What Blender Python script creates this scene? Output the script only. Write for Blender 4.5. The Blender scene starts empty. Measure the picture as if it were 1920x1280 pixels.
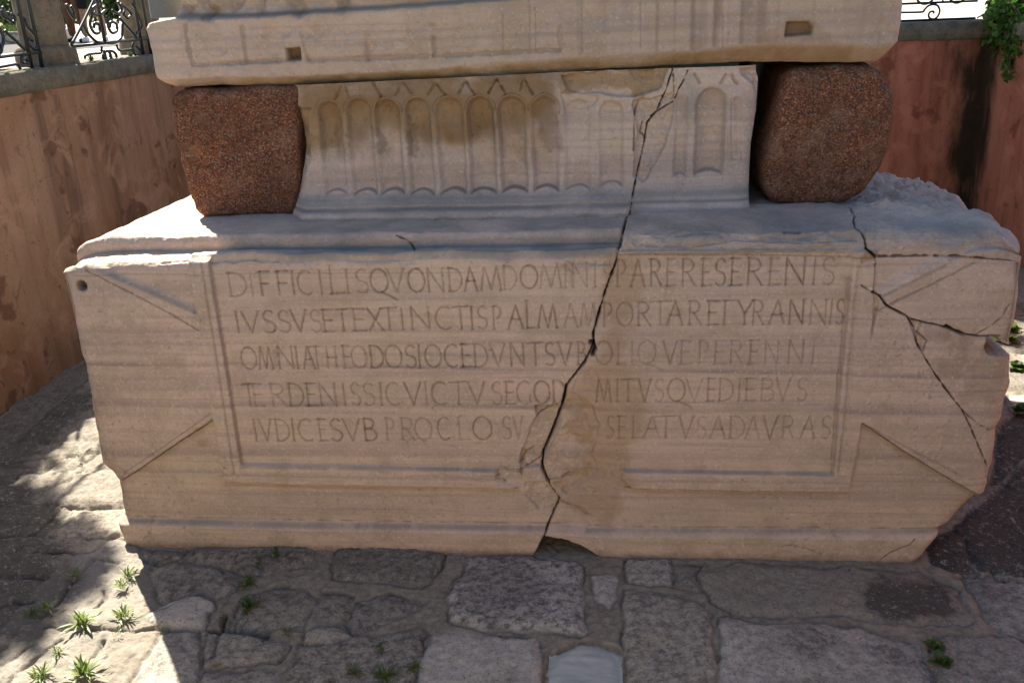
import bpy, math, random
import numpy as np
from mathutils import Matrix, Vector

# ----------------------------------------------------------------- camera, world, sun, exposure
SC = bpy.context.scene
COL = SC.collection
CAM = np.array([0.36346454, -3.55623681, 2.33968253])
ROT = np.array([[0.9947137939, -0.0036219658, -0.1026223639],
                [0.0948269906, -0.3510477256, 0.9315435235],
                [-0.0393993662, -0.9363505624, -0.3488485549]])      # world <- camera (x right, y down, z forward)
FPX = 1700.0
cam = bpy.data.cameras.new('camera')
cam.sensor_width = 36.0
cam.lens = FPX / 1920 * 36.0
cam.clip_start = 0.05
cam.clip_end = 800
cam_o = bpy.data.objects.new('camera', cam)
COL.objects.link(cam_o)
M = Matrix.Identity(4)
for i in range(3):
    M[i][0] = ROT[i][0]; M[i][1] = -ROT[i][1]; M[i][2] = -ROT[i][2]; M[i][3] = CAM[i]
cam_o.matrix_world = M
SC.camera = cam_o

SUN_EL, SUN_AZ = math.radians(48), math.radians(37)          # sun behind the pedestal, to the left
SDIR = Vector((-math.sin(SUN_AZ) * math.cos(SUN_EL), math.cos(SUN_AZ) * math.cos(SUN_EL), math.sin(SUN_EL)))
W = bpy.data.worlds.new('World')
SC.world = W
W.use_nodes = True
wn = W.node_tree
sky = wn.nodes.new('ShaderNodeTexSky')
sky.sky_type = 'NISHITA'
sky.sun_disc = False
sky.sun_elevation = SUN_EL
sky.sun_rotation = -SUN_AZ
bg = wn.nodes['Background']
bg.inputs['Strength'].default_value = 0.055
wn.links.new(sky.outputs[0], bg.inputs[0])
sun = bpy.data.lights.new('sun', 'SUN')
sun.energy = 5.0
sun.angle = math.radians(0.55)
sun.color = (1.0, 0.91, 0.76)
sun_o = bpy.data.objects.new('sun', sun)
COL.objects.link(sun_o)
sun_o.rotation_euler = SDIR.to_track_quat('Z', 'Y').to_euler()
SC.view_settings.view_transform = 'Standard'
SC.view_settings.look = 'None'
SC.view_settings.exposure = 1.78
SC.view_settings.gamma = 1.0

# ----------------------------------------------------------------- helpers
def ray(px, py):
    return ROT @ np.array([px - 960.0, py - 640.0, FPX])
def on(px, py, ax, val):
    d = ray(px, py)
    return CAM + d * (val - CAM[ax]) / d[ax]
def fx(pts):                                                 # traced outline on the front face (plane y = 0) -> x, z
    return np.array([on(a, b, 1, 0.0)[[0, 2]] for a, b in pts])
def fl(pts):                                                 # on the floor -> x, y
    return np.array([on(a, b, 2, 0.0)[:2] for a, b in pts])
def fy(pts, y):
    return np.array([on(a, b, 1, y)[[0, 2]] for a, b in pts])

_tab = np.random.RandomState(7).rand(512, 512).astype(np.float32)
def vn(x, y, seed=0):
    x = np.asarray(x, np.float32) + seed * 17.31; y = np.asarray(y, np.float32) + seed * 9.77
    xi = np.floor(x).astype(np.int32); yi = np.floor(y).astype(np.int32)
    u = x - xi; v = y - yi
    u = u * u * (3 - 2 * u); v = v * v * (3 - 2 * v)
    a = _tab[xi & 511, yi & 511]; b = _tab[(xi + 1) & 511, yi & 511]
    c = _tab[xi & 511, (yi + 1) & 511]; d = _tab[(xi + 1) & 511, (yi + 1) & 511]
    return (a + (b - a) * u) * (1 - v) + (c + (d - c) * u) * v - 0.5
def fbm(x, y, f, octv=4, seed=0, gain=0.5):
    s = 0; a = 1.0
    for k in range(octv):
        s = s + a * vn(x * f, y * f, seed + k * 3); f *= 2.03; a *= gain
    return s
def sm(a, b, x):
    t = np.clip((x - a) / (b - a), 0, 1)
    return t * t * (3 - 2 * t)
def segdist(X, Y, p, q):
    d = q - p; L = float(d @ d) + 1e-12
    t = np.clip(((X - p[0]) * d[0] + (Y - p[1]) * d[1]) / L, 0, 1)
    return np.hypot(X - p[0] - t * d[0], Y - p[1] - t * d[1])
def inside(X, Y, P):
    r = np.zeros(X.shape, bool); n = len(P); j = n - 1
    for i in range(n):
        xi, yi = P[i]; xj, yj = P[j]
        if yi != yj:
            r ^= ((yi > Y) != (yj > Y)) & (X < (xj - xi) * (Y - yi) / (yj - yi) + xi)
        j = i
    return r
class Raster:
    """a regular map over (u, v) of relief height and stain masks, sampled later by the mesh grids"""
    def __init__(s, u0, u1, v0, v1, d):
        s.u0, s.v0, s.d = u0, v0, d
        s.nu = int((u1 - u0) / d) + 1; s.nv = int((v1 - v0) / d) + 1
        s.U, s.V = np.meshgrid(u0 + np.arange(s.nu) * d, v0 + np.arange(s.nv) * d, indexing='ij')
        s.U = s.U.astype(np.float32); s.V = s.V.astype(np.float32)
        z = lambda: np.zeros(s.U.shape, np.float32)
        s.H, s.dirt, s.ochre, s.vein, s.aux = z(), z(), z(), z(), z()
    def win(s, P, pad):
        a = np.floor((np.min(P, 0) - pad - (s.u0, s.v0)) / s.d).astype(int)
        b = np.ceil((np.max(P, 0) + pad - (s.u0, s.v0)) / s.d).astype(int) + 1
        a = np.clip(a, 0, (s.nu, s.nv)); b = np.clip(b, 0, (s.nu, s.nv))
        return (slice(a[0], b[0]), slice(a[1], b[1]))
    def pdist(s, P, pad, closed=False):
        P = np.asarray(P, float); w = s.win(P, pad); X, Y = s.U[w], s.V[w]
        D = np.full(X.shape, 9.0, np.float32)
        n = len(P)
        for i in range(n if closed else n - 1):
            D = np.minimum(D, segdist(X, Y, P[i], P[(i + 1) % n]))
        return w, X, Y, D
    def groove(s, P, width, depth, dirt=0.0, wob=0.0, add=True, dw=1.3):
        w, X, Y, D = s.pdist(P, width * 3)
        if wob: D = np.maximum(0, D + wob * width * (fbm(X, Y, 0.5 / width, 2, 5)))
        k = np.clip(1 - D / width, 0, 1)
        s.H[w] -= depth * k
        if dirt: s.dirt[w] = np.maximum(s.dirt[w], dirt * sm(0, 1, np.clip(1 - D / (width * dw), 0, 1) * 1.5))
    def crack(s, P, width, depth, seed=0, dirt=1.0):
        w, X, Y, D = s.pdist(P, width * 4 + 0.03)
        width = width * 0.44
        wx = width * (0.75 + 0.7 * (vn(X * 9, Y * 9, seed) + 0.5))
        jit = fbm(X, Y, 45, 4, seed + 2, 0.65) * (0.5 * width + 0.0022)
        D = np.abs(D + jit)
        k = sm(0, 1, np.clip(1.25 - D / wx, 0, 1))
        s.H[w] -= depth * k
        s.dirt[w] = np.maximum(s.dirt[w], dirt * np.clip(1.25 - D / (wx * 1.25), 0, 1))
        soft = np.clip(1 - D / (width * 3.2), 0, 1)
        s.H[w] -= (0.004 + 0.012 * np.clip(fbm(X, Y, 26, 3, seed + 6) + 0.1, 0, 1)) * soft
    def sdf(s, P, pad):
        P = np.asarray(P, float); w, X, Y, D = s.pdist(P, pad, True)
        return w, X, Y, np.where(inside(X, Y, P), -D, D)
    def blob(s, arr, P, amt, soft, nz=0.0, seed=0, freq=10):
        w, X, Y, D = s.sdf(P, soft * 3)
        D = D + nz * fbm(X, Y, freq, 4, seed)
        k = amt * sm(soft, -soft, D)
        arr[w] = np.maximum(arr[w], k) if amt > 0 else arr[w] + k
    def samp(s, arr, u, v):
        a = np.clip((u - s.u0) / s.d, 0, s.nu - 1.001); b = np.clip((v - s.v0) / s.d, 0, s.nv - 1.001)
        i = a.astype(np.int32); j = b.astype(np.int32); a = a - i; b = b - j
        return (arr[i, j] * (1 - a) + arr[i + 1, j] * a) * (1 - b) + (arr[i, j + 1] * (1 - a) + arr[i + 1, j + 1] * a) * b

def link(name, me, mat=None, parent=None):
    o = bpy.data.objects.new(name, me); COL.objects.link(o)
    if mat is not None and not me.materials: me.materials.append(mat)
    if parent is not None: o.parent = parent
    return o
def raw_mesh(name, V, F, smooth=True, attr=None):
    me = bpy.data.meshes.new(name)
    V = np.asarray(V, np.float32)
    if isinstance(F, np.ndarray):
        n, k = F.shape
        me.vertices.add(len(V)); me.vertices.foreach_set('co', V.ravel())
        me.loops.add(n * k); me.loops.foreach_set('vertex_index', F.astype(np.int32).ravel())
        me.polygons.add(n); me.polygons.foreach_set('loop_start', np.arange(0, n * k, k, dtype=np.int32))
        me.update(calc_edges=True)
    else:
        me.from_pydata([tuple(map(float, v)) for v in V], [], F); me.update()
    if smooth: me.polygons.foreach_set('use_smooth', np.ones(len(me.polygons), bool))
    if attr is not None:
        a = me.color_attributes.new('mask', 'FLOAT_COLOR', 'POINT')
        a.data.foreach_set('color', np.asarray(attr, np.float32).ravel())
    me.validate()
    return me
def grid_mesh(name, P, keep=None, attr=None, flip=False):
    n, m = P.shape[:2]
    idx = np.arange(n * m).reshape(n, m)
    q = np.stack([idx[:-1, :-1], idx[1:, :-1], idx[1:, 1:], idx[:-1, 1:]], -1)
    if flip: q = q[..., ::-1]
    q = q[keep] if keep is not None else q.reshape(-1, 4)
    used, inv = np.unique(q, return_inverse=True)
    q = inv.reshape(-1, 4)
    V = P.reshape(-1, 3)[used]
    A = attr.reshape(-1, 4)[used] if attr is not None else None
    return raw_mesh(name, V, q, True, A)
def empty(name, loc=(0, 0, 0)):
    o = bpy.data.objects.new(name, None); o.location = loc; o.empty_display_size = 0.1
    COL.objects.link(o); return o
def tag(o, label=None, cat=None, group=None, kind=None):
    if label: o['label'] = label
    if cat: o['category'] = cat
    if group: o['group'] = group
    if kind: o['kind'] = kind
    return o
class MB:
    def __init__(s): s.v = []; s.f = []
    def add(s, v, f):
        b = len(s.v); s.v += [tuple(map(float, p)) for p in v]; s.f += [tuple(i + b for i in q) for q in f]
    def box(s, x0, x1, y0, y1, z0, z1):
        s.add([(x, y, z) for x in (x0, x1) for y in (y0, y1) for z in (z0, z1)],
              [(0, 1, 3, 2), (4, 6, 7, 5), (0, 4, 5, 1), (2, 3, 7, 6), (0, 2, 6, 4), (1, 5, 7, 3)])
    def tube(s, P, r, n=6, caps=True):
        P = np.asarray(P, float); r = np.broadcast_to(np.asarray(r, float), (len(P),))
        T = np.gradient(P, axis=0); T /= np.linalg.norm(T, axis=1)[:, None] + 1e-9
        up = np.array([0, 0, 1.0]) if abs(T[0][2]) < 0.9 else np.array([1.0, 0, 0])
        A = np.cross(T[0], up); A /= np.linalg.norm(A)
        b = len(s.v)
        for i in range(len(P)):
            A = A - T[i] * (A @ T[i]); A /= np.linalg.norm(A) + 1e-9
            B = np.cross(T[i], A)
            for k in range(n):
                t = 2 * math.pi * k / n
                s.v.append(tuple(P[i] + r[i] * (math.cos(t) * A + math.sin(t) * B)))
        for i in range(len(P) - 1):
            for k in range(n):
                k2 = (k + 1) % n
                s.f.append((b + i * n + k, b + i * n + k2, b + (i + 1) * n + k2, b + (i + 1) * n + k))
        if caps:
            s.f.append(tuple(b + k for k in range(n))[::-1]); s.f.append(tuple(b + (len(P) - 1) * n + k for k in range(n)))
    def build(s, name, mat, parent=None, smooth=False, bevel=0):
        me = raw_mesh(name, s.v, s.f, smooth)
        o = link(name, me, mat, parent)
        if bevel:
            m = o.modifiers.new('bevel', 'BEVEL'); m.width = bevel; m.segments = 2; m.limit_method = 'ANGLE'
        return o
def spline(P, n=8):
    P = np.asarray(P, float); Q = np.vstack([2 * P[0] - P[1], P, 2 * P[-1] - P[-2]]); out = []
    for i in range(1, len(Q) - 2):
        a, b, c, d = Q[i - 1:i + 3]
        for t in np.linspace(0, 1, n, endpoint=False):
            out.append(0.5 * (2 * b + (c - a) * t + (2 * a - 5 * b + 4 * c - d) * t * t + (-a + 3 * b - 3 * c + d) * t ** 3))
    out.append(P[-1]); return np.array(out)

# ----------------------------------------------------------------- materials
class NT:
    def __init__(s, name, rough=0.8, spec=0.3):
        s.m = bpy.data.materials.new(name); s.m.use_nodes = True
        s.t = s.m.node_tree; s.b = s.t.nodes['Principled BSDF']
        s.b.inputs['Roughness'].default_value = rough
        s.b.inputs['Specular IOR Level'].default_value = spec
    def n(s, typ, **kw):
        x = s.t.nodes.new(typ)
        for k, v in kw.items():
            if k.startswith('i_'): x.inputs[k[2:].replace('_', ' ')].default_value = v
            else: setattr(x, k, v)
        return x
    def l(s, a, b): s.t.links.new(a, b)
    def coord(s, scale=(1, 1, 1)):
        g = s.n('ShaderNodeNewGeometry'); mp = s.n('ShaderNodeMapping'); mp.inputs['Scale'].default_value = scale
        s.l(g.outputs['Position'], mp.inputs['Vector']); return mp.outputs[0]
    def noise(s, scale, detail=5, rough=0.6, vec=None, dist=0.0):
        x = s.n('ShaderNodeTexNoise'); x.inputs['Scale'].default_value = scale; x.inputs['Detail'].default_value = detail
        x.inputs['Roughness'].default_value = rough; x.inputs['Distortion'].default_value = dist
        s.l(vec if vec is not None else s.coord(), x.inputs['Vector']); return x.outputs[0]
    def ramp(s, fac, stops):
        x = s.n('ShaderNodeValToRGB'); e = x.color_ramp.elements
        while len(e) < len(stops): e.new(0.5)
        for el, (p, c) in zip(e, stops):
            el.position = p; el.color = (c, c, c, 1) if isinstance(c, (int, float)) else (*c, 1)
        s.l(fac, x.inputs[0]); return x.outputs[0]
    def mix(s, fac, a, b, mode='MIX'):
        x = s.n('ShaderNodeMix', data_type='RGBA', blend_type=mode)
        if isinstance(fac, (int, float)): x.inputs[0].default_value = fac
        else: s.l(fac, x.inputs[0])
        for sk, v in ((x.inputs[6], a), (x.inputs[7], b)):
            if isinstance(v, tuple): sk.default_value = (*v, 1)
            else: s.l(v, sk)
        return x.outputs[2]
    def math(s, op, a, b=0.0):
        x = s.n('ShaderNodeMath', operation=op)
        for sk, v in zip(x.inputs, (a, b)):
            if isinstance(v, (int, float)): sk.default_value = v
            else: s.l(v, sk)
        return x.outputs[0]
    def attr(s):
        a = s.n('ShaderNodeAttribute', attribute_name='mask'); sp = s.n('ShaderNodeSeparateColor')
        s.l(a.outputs['Color'], sp.inputs[0]); return sp.outputs[0], sp.outputs[1], sp.outputs[2], a.outputs['Alpha']
    def bump(s, h, strength=0.4, dist=0.01):
        x = s.n('ShaderNodeBump'); x.inputs['Strength'].default_value = strength; x.inputs['Distance'].default_value = dist
        s.l(h, x.inputs['Height']); s.l(x.outputs[0], s.b.inputs['Normal'])
    def color(s, c): s.l(c, s.b.inputs['Base Color']); return s

def mat_marble():
    k = NT('veined_marble', 0.72, 0.25)
    dirt, ochre, vein, aux = k.attr()
    fine = k.noise(1.0, 4, 0.6, k.coord((1.2, 1.2, 42)), 0.25)
    wide = k.noise(1.0, 3, 0.55, k.coord((0.7, 0.7, 9)), 0.3)
    mott = k.noise(7, 5, 0.65)
    speck = k.noise(70, 3, 0.7)
    big = k.noise(1.6, 3, 0.5)
    c = k.mix(k.ramp(big, [(0.35, 0.0), (0.7, 1.0)]), (0.665, 0.513, 0.425), (0.635, 0.505, 0.385))
    c = k.mix(k.ramp(wide, [(0.44, 0.0), (0.62, 0.7)]), c, (0.51, 0.40, 0.34))
    c = k.mix(k.ramp(fine, [(0.5, 0.0), (0.68, 0.5)]), c, (0.43, 0.335, 0.295))
    c = k.mix(vein, c, (0.315, 0.24, 0.235))
    c = k.mix(k.ramp(mott, [(0.36, 0.6), (0.52, 0.0)]), c, (0.45, 0.35, 0.265))
    c = k.mix(k.ramp(speck, [(0.58, 0.0), (0.68, 0.7)]), c, (0.74, 0.64, 0.52))
    c = k.mix(k.ramp(speck, [(0.28, 0.75), (0.40, 0.0)]), c, (0.34, 0.26, 0.20))
    c = k.mix(k.math('MULTIPLY', ochre, k.ramp(mott, [(0.25, 0.65), (0.6, 1.0)])), c, (0.33, 0.20, 0.085))
    c = k.mix(aux, c, (0.215, 0.225, 0.215))  # bluish grey: grime and patina, also painted dimming of upward ledges
    c = k.mix(k.ramp(dirt, [(0.0, 0.0), (0.7, 0.6), (1.0, 0.95)]), c, k.mix(k.ramp(dirt, [(0.6, 0.0), (1.0, 1.0)]), (0.14, 0.09, 0.058), (0.05, 0.037, 0.028)))
    k.color(c)
    k.bump(k.math('ADD', k.noise(160, 4, 0.7), k.math('MULTIPLY', k.noise(28, 5, 0.65), 1.8)), 0.8, 0.006)
    return k.m
def mat_granite():
    k = NT('red_granite', 0.75, 0.14)
    v = k.n('ShaderNodeTexVoronoi'); v.inputs['Scale'].default_value = 160
    k.l(k.coord(), v.inputs['Vector'])
    sp = k.n('ShaderNodeSeparateColor'); k.l(v.outputs['Color'], sp.inputs[0])
    c = k.ramp(sp.outputs[0], [(0.0, (0.07, 0.045, 0.035)), (0.22, (0.11, 0.048, 0.03)), (0.3, (0.19, 0.066, 0.032)),
                               (0.62, (0.245, 0.092, 0.046)), (0.85, (0.29, 0.14, 0.078)), (0.98, (0.33, 0.23, 0.14))])
    c = k.mix(k.ramp(k.noise(5, 6, 0.7), [(0.40, 0.0), (0.60, 0.9)]), c, k.mix(0.5, c, (0.09, 0.045, 0.024)))
    c = k.mix(k.ramp(k.noise(190, 2, 0.7), [(0.54, 0.0), (0.64, 0.8)]), c, (0.05, 0.035, 0.03))
    c = k.mix(k.ramp(k.noise(75, 3, 0.7), [(0.60, 0.0), (0.66, 0.85)]), c, (0.035, 0.028, 0.025))
    c = k.mix(k.ramp(k.noise(9, 5, 0.7), [(0.52, 0.0), (0.70, 0.45)]), c, (0.30, 0.19, 0.13))
    k.color(c); k.bump(k.math('ADD', sp.outputs[1], k.noise(40, 4, 0.7)), 0.7, 0.008)
    return k.m
def mat_plaster(name, base, light, dark, seed, algae=None):
    k = NT(name, 0.9, 0.15)
    big = k.noise(1.3, 5, 0.6, k.coord((1, 1, 0.55)), 0.6)
    st = k.noise(1.0, 5, 0.65, k.coord((4.5, 4.5, 0.35)), 0.5)
    sp = k.noise(6.5, 6, 0.72, None, 0.8)
    c = k.mix(k.ramp(big, [(0.38, 0.0), (0.62, 1.0)]), base, light)
    c = k.mix(k.ramp(st, [(0.50, 0.0), (0.68, 0.75)]), c, dark)
    c = k.mix(k.ramp(st, [(0.34, 0.55), (0.44, 0.0)]), c, tuple(1.1 * x for x in light))
    c = k.mix(k.ramp(sp, [(0.58, 0.0), (0.70, 0.8)]), c, tuple(0.55 * x for x in dark))
    c = k.mix(k.ramp(k.noise(2.4, 4, 0.6, None, 1.2), [(0.54, 0.0), (0.66, 0.7)]), c, tuple(1.2 * x for x in light))
    c = k.mix(k.ramp(k.noise(3.1, 3, 0.5, k.coord((1, 1, 1.2)), 0.3), [(0.62, 0.0), (0.67, 0.75)]), c, tuple(0.5 * x for x in base))
    c = k.mix(k.ramp(k.noise(42, 4, 0.7), [(0.60, 0.0), (0.70, 0.7)]), c, tuple(0.4 * x for x in dark))
    if algae:                                              # dark slime running down the damp corner below the bush
        g = k.n('ShaderNodeNewGeometry'); sx = k.n('ShaderNodeSeparateXYZ'); k.l(g.outputs['Position'], sx.inputs[0])
        dd = k.math('ADD', k.math('ABSOLUTE', k.math('SUBTRACT', sx.outputs[0], algae[0])), k.math('ABSOLUTE', k.math('SUBTRACT', sx.outputs[1], algae[1])))
        dd = k.math('ADD', dd, k.math('MULTIPLY', k.math('SUBTRACT', k.noise(3.0, 5, 0.65, k.coord((2, 2, 0.6))), 0.5), 0.9))
        c = k.mix(k.ramp(dd, [(0.10, 0.94), (0.42, 0.0)]), c, (0.022, 0.022, 0.014))
    k.color(c); k.bump(k.math('ADD', sp, k.noise(60, 4, 0.7)), 0.5, 0.012)
    return k.m
def mat_stone(name, a, b, scale=9, dark=(0.06, 0.055, 0.045), bump=0.6):
    k = NT(name, 0.88, 0.2)
    n1 = k.noise(scale, 6, 0.65); n2 = k.noise(scale * 5, 5, 0.7)
    c = k.mix(k.ramp(n1, [(0.38, 0.0), (0.62, 1.0)]), a, b)
    c = k.mix(k.ramp(n2, [(0.54, 0.0), (0.68, 0.75)]), c, dark)
    k.color(c); k.bump(k.math('ADD', n2, n1), bump, 0.012)
    return k.m
def mat_plain(name, col, rough=0.6, metal=0.0, spec=0.4):
    k = NT(name, rough, spec); k.b.inputs['Base Color'].default_value = (*col, 1); k.b.inputs['Metallic'].default_value = metal
    n = k.noise(14, 4, 0.6)
    c = k.mix(k.ramp(n, [(0.4, 0.0), (0.7, 0.5)]), col, tuple(min(1, x * 1.7 + 0.01) for x in col)); k.color(c)
    return k.m
def mat_leaf(name, a, b, trans=0.3):
    k = NT(name, 0.45, 0.5)
    oi = k.noise(23, 3, 0.6)
    c = k.mix(k.ramp(oi, [(0.35, 0.0), (0.65, 1.0)]), a, b); k.color(c)
    t = k.n('ShaderNodeBsdfTranslucent'); k.l(c, t.inputs[0])
    mx = k.n('ShaderNodeMixShader'); mx.inputs[0].default_value = trans
    out = k.t.nodes['Material Output']
    k.l(k.b.outputs[0], mx.inputs[1]); k.l(t.outputs[0], mx.inputs[2]); k.l(mx.outputs[0], out.inputs[0])
    return k.m
def mat_floor():
    k = NT('weathered_paving', 0.88, 0.2)
    mort, tone, hue, lich = k.attr()
    n1 = k.noise(5, 6, 0.68, None, 0.4); n2 = k.noise(26, 6, 0.75); n3 = k.noise(95, 4, 0.7)
    c = k.mix(hue, (0.47, 0.445, 0.40), (0.44, 0.375, 0.29))
    c = k.mix(k.ramp(n1, [(0.35, 0.0), (0.65, 1.0)]), c, k.mix(0.5, c, (0.52, 0.475, 0.41)))
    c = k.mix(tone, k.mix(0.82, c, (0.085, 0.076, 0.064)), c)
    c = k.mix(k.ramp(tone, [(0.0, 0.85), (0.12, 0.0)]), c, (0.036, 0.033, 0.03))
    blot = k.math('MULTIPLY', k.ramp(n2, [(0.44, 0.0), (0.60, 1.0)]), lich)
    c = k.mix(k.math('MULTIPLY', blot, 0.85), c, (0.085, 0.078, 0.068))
    c = k.mix(k.math('MULTIPLY', k.ramp(k.noise(34, 5, 0.75), [(0.56, 0.0), (0.66, 1.0)]), k.math('MULTIPLY', lich, 0.6)), c, (0.46, 0.45, 0.44))
    c = k.mix(k.ramp(n3, [(0.34, 0.8), (0.44, 0.0)]), c, (0.09, 0.078, 0.062))
    c = k.mix(k.ramp(n3, [(0.58, 0.0), (0.70, 0.45)]), c, (0.58, 0.55, 0.50))
    mo = k.mix(k.ramp(n2, [(0.35, 0.0), (0.7, 1.0)]), (0.17, 0.15, 0.122), (0.36, 0.315, 0.25))
    c = k.mix(mort, c, mo)
    k.color(c); k.bump(k.math('ADD', k.math('MULTIPLY', n2, 2.0), n3), 0.6, 0.008)
    return k.m
def mat_slab():
    k = NT('grey_marble_slab', 0.6, 0.3)
    n = k.noise(1, 5, 0.6, k.coord((5, 30, 30)), 0.5)
    c = k.ramp(n, [(0.35, (0.36, 0.385, 0.375)), (0.65, (0.45, 0.475, 0.455))]); k.color(c)
    k.bump(k.noise(90, 4, 0.7), 0.3, 0.004)
    return k.m
def mat_plaza():
    k = NT('plaza_paving', 0.8, 0.25)
    br = k.n('ShaderNodeTexBrick'); br.inputs['Scale'].default_value = 1.0
    br.inputs['Brick Width'].default_value = 0.9; br.inputs['Row Height'].default_value = 0.32; br.inputs['Mortar Size'].default_value = 0.012
    br.inputs['Color1'].default_value = (0.50, 0.46, 0.41, 1); br.inputs['Color2'].default_value = (0.44, 0.41, 0.37, 1)
    br.inputs['Mortar'].default_value = (0.26, 0.235, 0.21, 1)
    k.l(k.coord(), br.inputs['Vector'])
    c = k.mix(k.ramp(k.noise(1.2, 5, 0.6), [(0.4, 0.0), (0.7, 0.5)]), br.outputs[0], (0.40, 0.37, 0.33)); k.color(c)
    return k.m
MAR = mat_marble(); GRA = mat_granite(); FLO = mat_floor(); SLAB = mat_slab(); PLZ = mat_plaza()
WALL_L = mat_plaster('stained_terracotta_plaster', (0.315, 0.16, 0.093), (0.41, 0.25, 0.165), (0.155, 0.095, 0.062), 1)
WALL_R = mat_plaster('red_terracotta_plaster', (0.40, 0.145, 0.09), (0.46, 0.20, 0.13), (0.20, 0.078, 0.054), 2, (4.02, 5.95))
FRONT = mat_plaster('pale_bounce_plaster', (0.46, 0.38, 0.28), (0.52, 0.45, 0.35), (0.30, 0.24, 0.17), 3)  # near wall made pale so its bounce on the block is less red
COP = mat_stone('weathered_coping_stone', (0.125, 0.115, 0.09), (0.21, 0.19, 0.15), 8)
PIL = mat_stone('weathered_post_stone', (0.15, 0.12, 0.085), (0.24, 0.195, 0.14), 7)
IRON = mat_plain('black_painted_iron', (0.012, 0.016, 0.018), 0.38, 0.0, 0.5)
LEAF = mat_leaf('glossy_green_leaf', (0.06, 0.15, 0.025), (0.14, 0.26, 0.045), 0.45)
WEED = mat_leaf('weed_leaf', (0.13, 0.20, 0.045), (0.22, 0.28, 0.08), 0.4)
WEEDY = mat_leaf('yellow_weed_leaf', (0.17, 0.15, 0.03), (0.24, 0.20, 0.05), 0.3)
WEEDD = mat_leaf('dark_weed_leaf', (0.05, 0.10, 0.022), (0.09, 0.15, 0.035), 0.3)
GRASS = mat_leaf('grass_blade', (0.05, 0.10, 0.02), (0.10, 0.15, 0.04), 0.3)
BARK = mat_stone('tree_bark', (0.09, 0.065, 0.045), (0.15, 0.11, 0.08), 12)
CROWN = mat_leaf('tree_leaf', (0.03, 0.065, 0.016), (0.06, 0.10, 0.025), 0.25)

# ----------------------------------------------------------------- the inscribed pedestal block
PLANE = 0.5
PL = np.array([(0, -0.06), (0, 1.352), (0.008, 1.368), (0.03, 1.376), (0.118, 1.386), (0.124, 1.392), (0.122, 1.425), (0.136, 1.452), (0.19, 1.453),
               (0.45, 1.452), (3.9, 1.44)])
PR = np.array([(0, -0.06), (0, 1.352), (0, 1.375), (0.001, 1.395), (0.008, 1.425), (0.02, 1.44), (0.045, 1.453), (0.09, 1.458), (0.19, 1.457),
               (0.45, 1.452), (3.9, 1.44)])
_sl = np.concatenate([[0], np.cumsum(np.hypot(*np.diff(PL, axis=0).T))]) - 0.06
S_FACE = _sl[1]
def unfold(px, py, prof=None):
    prof = prof if prof is not None else (PL if px < 1165 else PR)
    d = ray(px, py)
    for i in range(len(prof) - 1):
        (y0, z0), (y1, z1) = prof[i], prof[i + 1]
        nrm = np.array([z1 - z0, -(y1 - y0)])
        den = nrm @ d[1:]
        if abs(den) < 1e-9: continue
        t = nrm @ (np.array([y0, z0]) - CAM[1:]) / den
        p = CAM + t * d
        e = np.array([y1 - y0, z1 - z0]); q = ((p[1:] - (y0, z0)) @ e) / (e @ e)
        if -0.02 <= q <= 1.02: return np.array([p[0], _sl[i] + q * (_sl[i + 1] - _sl[i])])
    return on(px, py, 1, 0)[[0, 2]]
def uf(pts): return np.array([unfold(*p) for p in pts])

RF = Raster(-2.0, 2.02, -0.07, 2.1, 0.0025)
XL_T = fx([(117, 480), (117, 492), (122, 520), (133, 560), (139, 590), (143, 620), (151, 660), (160, 690), (171, 740), (173, 770), (181, 805), (188, 850), (192, 872),
           (210, 890), (218, 905), (224, 945), (228, 965), (222, 972), (226, 990), (232, 1000), (236, 1010)])
XR_T = fx([(1909, 470), (1911, 485), (1910, 530), (1907, 575), (1901, 603), (1893, 630), (1894, 650), (1894, 690), (1895, 718), (1886, 745), (1878, 780),
           (1868, 803), (1866, 835), (1860, 865), (1851, 895), (1853, 905), (1846, 922), (1812, 950), (1782, 983), (1762, 994), (1745, 1015), (1718, 1045), (1708, 1060)])
def edge(T, z):
    o = np.argsort(T[:, 1]); return np.interp(z, T[o, 1], T[o, 0])

# -- frame and winged handles of the inscription panel
def band(P, h, bev, sgn=1):
    w, X, Y, D = RF.sdf(P, bev * 4)
    RF.H[w] += h * sm(bev, 0, D)
frame_out = [(352, 470), (376, 615), (398, 765), (425, 899), (600, 904), (972, 912), (1100, 914), (1172, 911), (1400, 916), (1589, 918), (1597, 880), (1606, 840), (1614, 788), (1625, 690), (1634, 590), (1640, 470)]
handle_l = [(60, 470), (163, 501), (371, 589), (385, 660), (400, 782), (330, 829), (262, 876), (224, 899), (100, 930)]
handle_r = [(2000, 440), (1830, 466), (1742, 506), (1650, 553), (1630, 640), (1612, 786), (1690, 838), (1770, 888), (1838, 927), (2000, 960)]
wallw = RF.H.copy()
for P, hh, bv in ((frame_out, 0.022, 0.006), (handle_l, 0.024, 0.010), (handle_r, 0.024, 0.012)):
    P = fx(P); w, X, Y, D = RF.sdf(P, 0.05)
    wv = 0.003 * fbm(X, Y, 25, 3, 3)
    RF.H[w] = np.maximum(RF.H[w], hh * sm(0.6 * bv, -0.001, D + wv))
# upper bevels of the handles are broad
for P in ([(163, 501), (371, 589)], [(1770, 490), (1650, 553)]):
    w, X, Y, D = RF.pdist(fx(P), 0.09)
    RF.H[w] = np.maximum(RF.H[w], 0.025 * sm(0.045, 0.004, D))
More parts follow.
